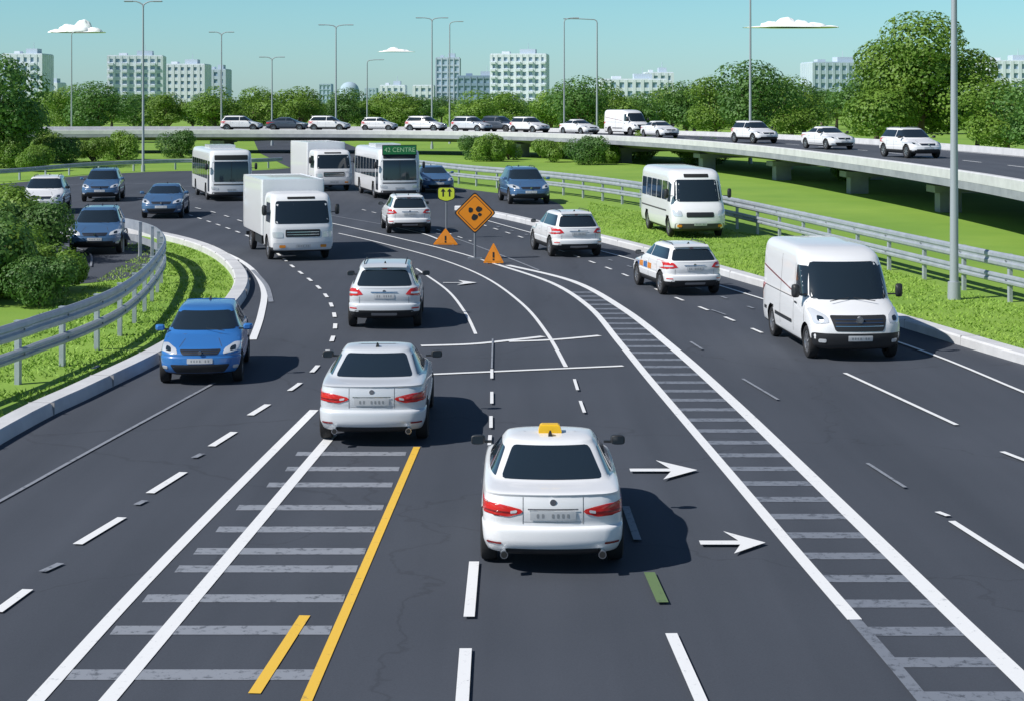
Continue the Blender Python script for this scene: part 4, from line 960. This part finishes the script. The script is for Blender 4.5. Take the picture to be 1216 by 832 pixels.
building('office_building', 961, 1030, 76, 640, B_GREY, B_PANE, bay=2.6, pier=1.0, rot=.12)
building('apartment_building', 1173, 1240, 74, 620, B_WHITE, B_PANE)
building('office_building', 930, 962, 108, 760, B_WHITE, B_PANE, roof=False)
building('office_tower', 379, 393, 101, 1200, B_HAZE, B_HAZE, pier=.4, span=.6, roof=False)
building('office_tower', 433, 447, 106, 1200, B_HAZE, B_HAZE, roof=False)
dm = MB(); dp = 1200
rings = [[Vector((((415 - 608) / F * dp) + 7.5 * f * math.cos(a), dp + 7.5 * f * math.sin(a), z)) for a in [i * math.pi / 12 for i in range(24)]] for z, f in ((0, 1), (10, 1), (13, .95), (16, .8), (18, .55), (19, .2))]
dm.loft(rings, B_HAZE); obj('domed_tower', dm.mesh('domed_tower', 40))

# ------------------------------------------------------------------ clouds
M_CLOUD = mat('cloud', (0.96, 0.97, 0.98), 1.0)
def cloud(px, py, puffs):
    D = 3200; s = D / F; X = (px - 608) * s; Z = EYE + (HZ - py) * s; b = MB()
    for i, (cx, ww, hh) in enumerate(puffs):
        rings = []
        for j in range(13):
            ph = j / 12 * math.pi / 2 * .985
            row = []
            for k_ in range(32):
                a = k_ * math.pi / 16; dx, dy, dz = math.cos(ph) * math.cos(a), math.cos(ph) * math.sin(a), math.sin(ph)
                k2 = 1 + .16 * noise.noise(Vector((dx * 2.2 + i * 3, dy * 2.2, dz * 2.2)))
                row.append(Vector((X + (cx + ww * dx * k2) * s, D + (i % 3) * 4 + ww * .5 * dy * k2 * s, Z + hh * dz * k2 * s)))
            rings.append(row)
        b.loft(rings, M_CLOUD)
    obj('cloud', b.mesh('cloud', 80))
cloud(90, 39, [(0, 22, 8), (8, 12, 15), (-10, 13, 10), (20, 12, 6), (-22, 11, 4), (2, 33, 3)])
cloud(942, 33, [(0, 34, 6), (-8, 14, 12), (9, 12, 9), (-26, 14, 7), (26, 15, 6), (0, 56, 2.5), (44, 10, 2.5)])
cloud(470, 62, [(0, 16, 3.5), (-3, 8, 5.5), (8, 9, 3), (0, 22, 1.5)])

# ------------------------------------------------------------------ light
SUN_AZ = math.radians(243); SUN_EL = math.radians(43)   # azimuth clockwise from +Y
w = bpy.data.worlds.new('World'); sc.world = w; w.use_nodes = True; nt = w.node_tree; bg = nt.nodes['Background']
sky = nt.nodes.new('ShaderNodeTexSky'); sky.sky_type = 'NISHITA'; sky.sun_disc = False; sky.sun_elevation = SUN_EL; sky.sun_rotation = SUN_AZ
sky.air_density = 1.0; sky.dust_density = 0.2; sky.ozone_density = 3.0; sky.altitude = 0
tc = nt.nodes.new('ShaderNodeTexCoord'); sx_ = nt.nodes.new('ShaderNodeSeparateXYZ'); nt.links.new(tc.outputs['Generated'], sx_.inputs[0])
cr = nt.nodes.new('ShaderNodeValToRGB'); nt.links.new(sx_.outputs['Z'], cr.inputs['Fac'])
cr.color_ramp.elements[0].position = 0.0; cr.color_ramp.elements[0].color = (0.42, 0.62, 0.84, 1)
cr.color_ramp.elements[1].position = 0.30; cr.color_ramp.elements[1].color = (0.36, 0.41, 0.45, 1)
e2 = cr.color_ramp.elements.new(0.055); e2.color = (0.44, 0.68, 0.78, 1)
mx = nt.nodes.new('ShaderNodeMix'); mx.data_type = 'RGBA'; mx.blend_type = 'MULTIPLY'; mx.inputs[0].default_value = 1.0
nt.links.new(sky.outputs[0], mx.inputs[6]); nt.links.new(cr.outputs['Color'], mx.inputs[7])
nt.links.new(mx.outputs[2], bg.inputs['Color']); bg.inputs['Strength'].default_value = 0.15
sl = bpy.data.lights.new('sun', 'SUN'); sl.energy = 5.0; sl.angle = math.radians(.5); sl.color = (1.0, .96, .90)
so = bpy.data.objects.new('sun', sl); COL.objects.link(so)
sd = Vector((math.sin(SUN_AZ) * math.cos(SUN_EL), math.cos(SUN_AZ) * math.cos(SUN_EL), math.sin(SUN_EL)))
so.rotation_euler = (-sd).to_track_quat('-Z', 'Y').to_euler(); so.location = (-30, -20, 40)

# ------------------------------------------------------------------ camera
cd = bpy.data.cameras.new('camera'); cam = bpy.data.objects.new('camera', cd); COL.objects.link(cam)
cam.location = (0, 0, EYE); cam.rotation_euler = (math.pi / 2, 0, 0); cd.sensor_width = 36; cd.lens = 36 * F / 1216; cd.shift_y = -296 / 1216
cd.clip_start = .1; cd.clip_end = 12000; sc.camera = cam
sc.view_settings.view_transform = 'Standard'; sc.view_settings.look = 'None'; sc.view_settings.exposure = 0
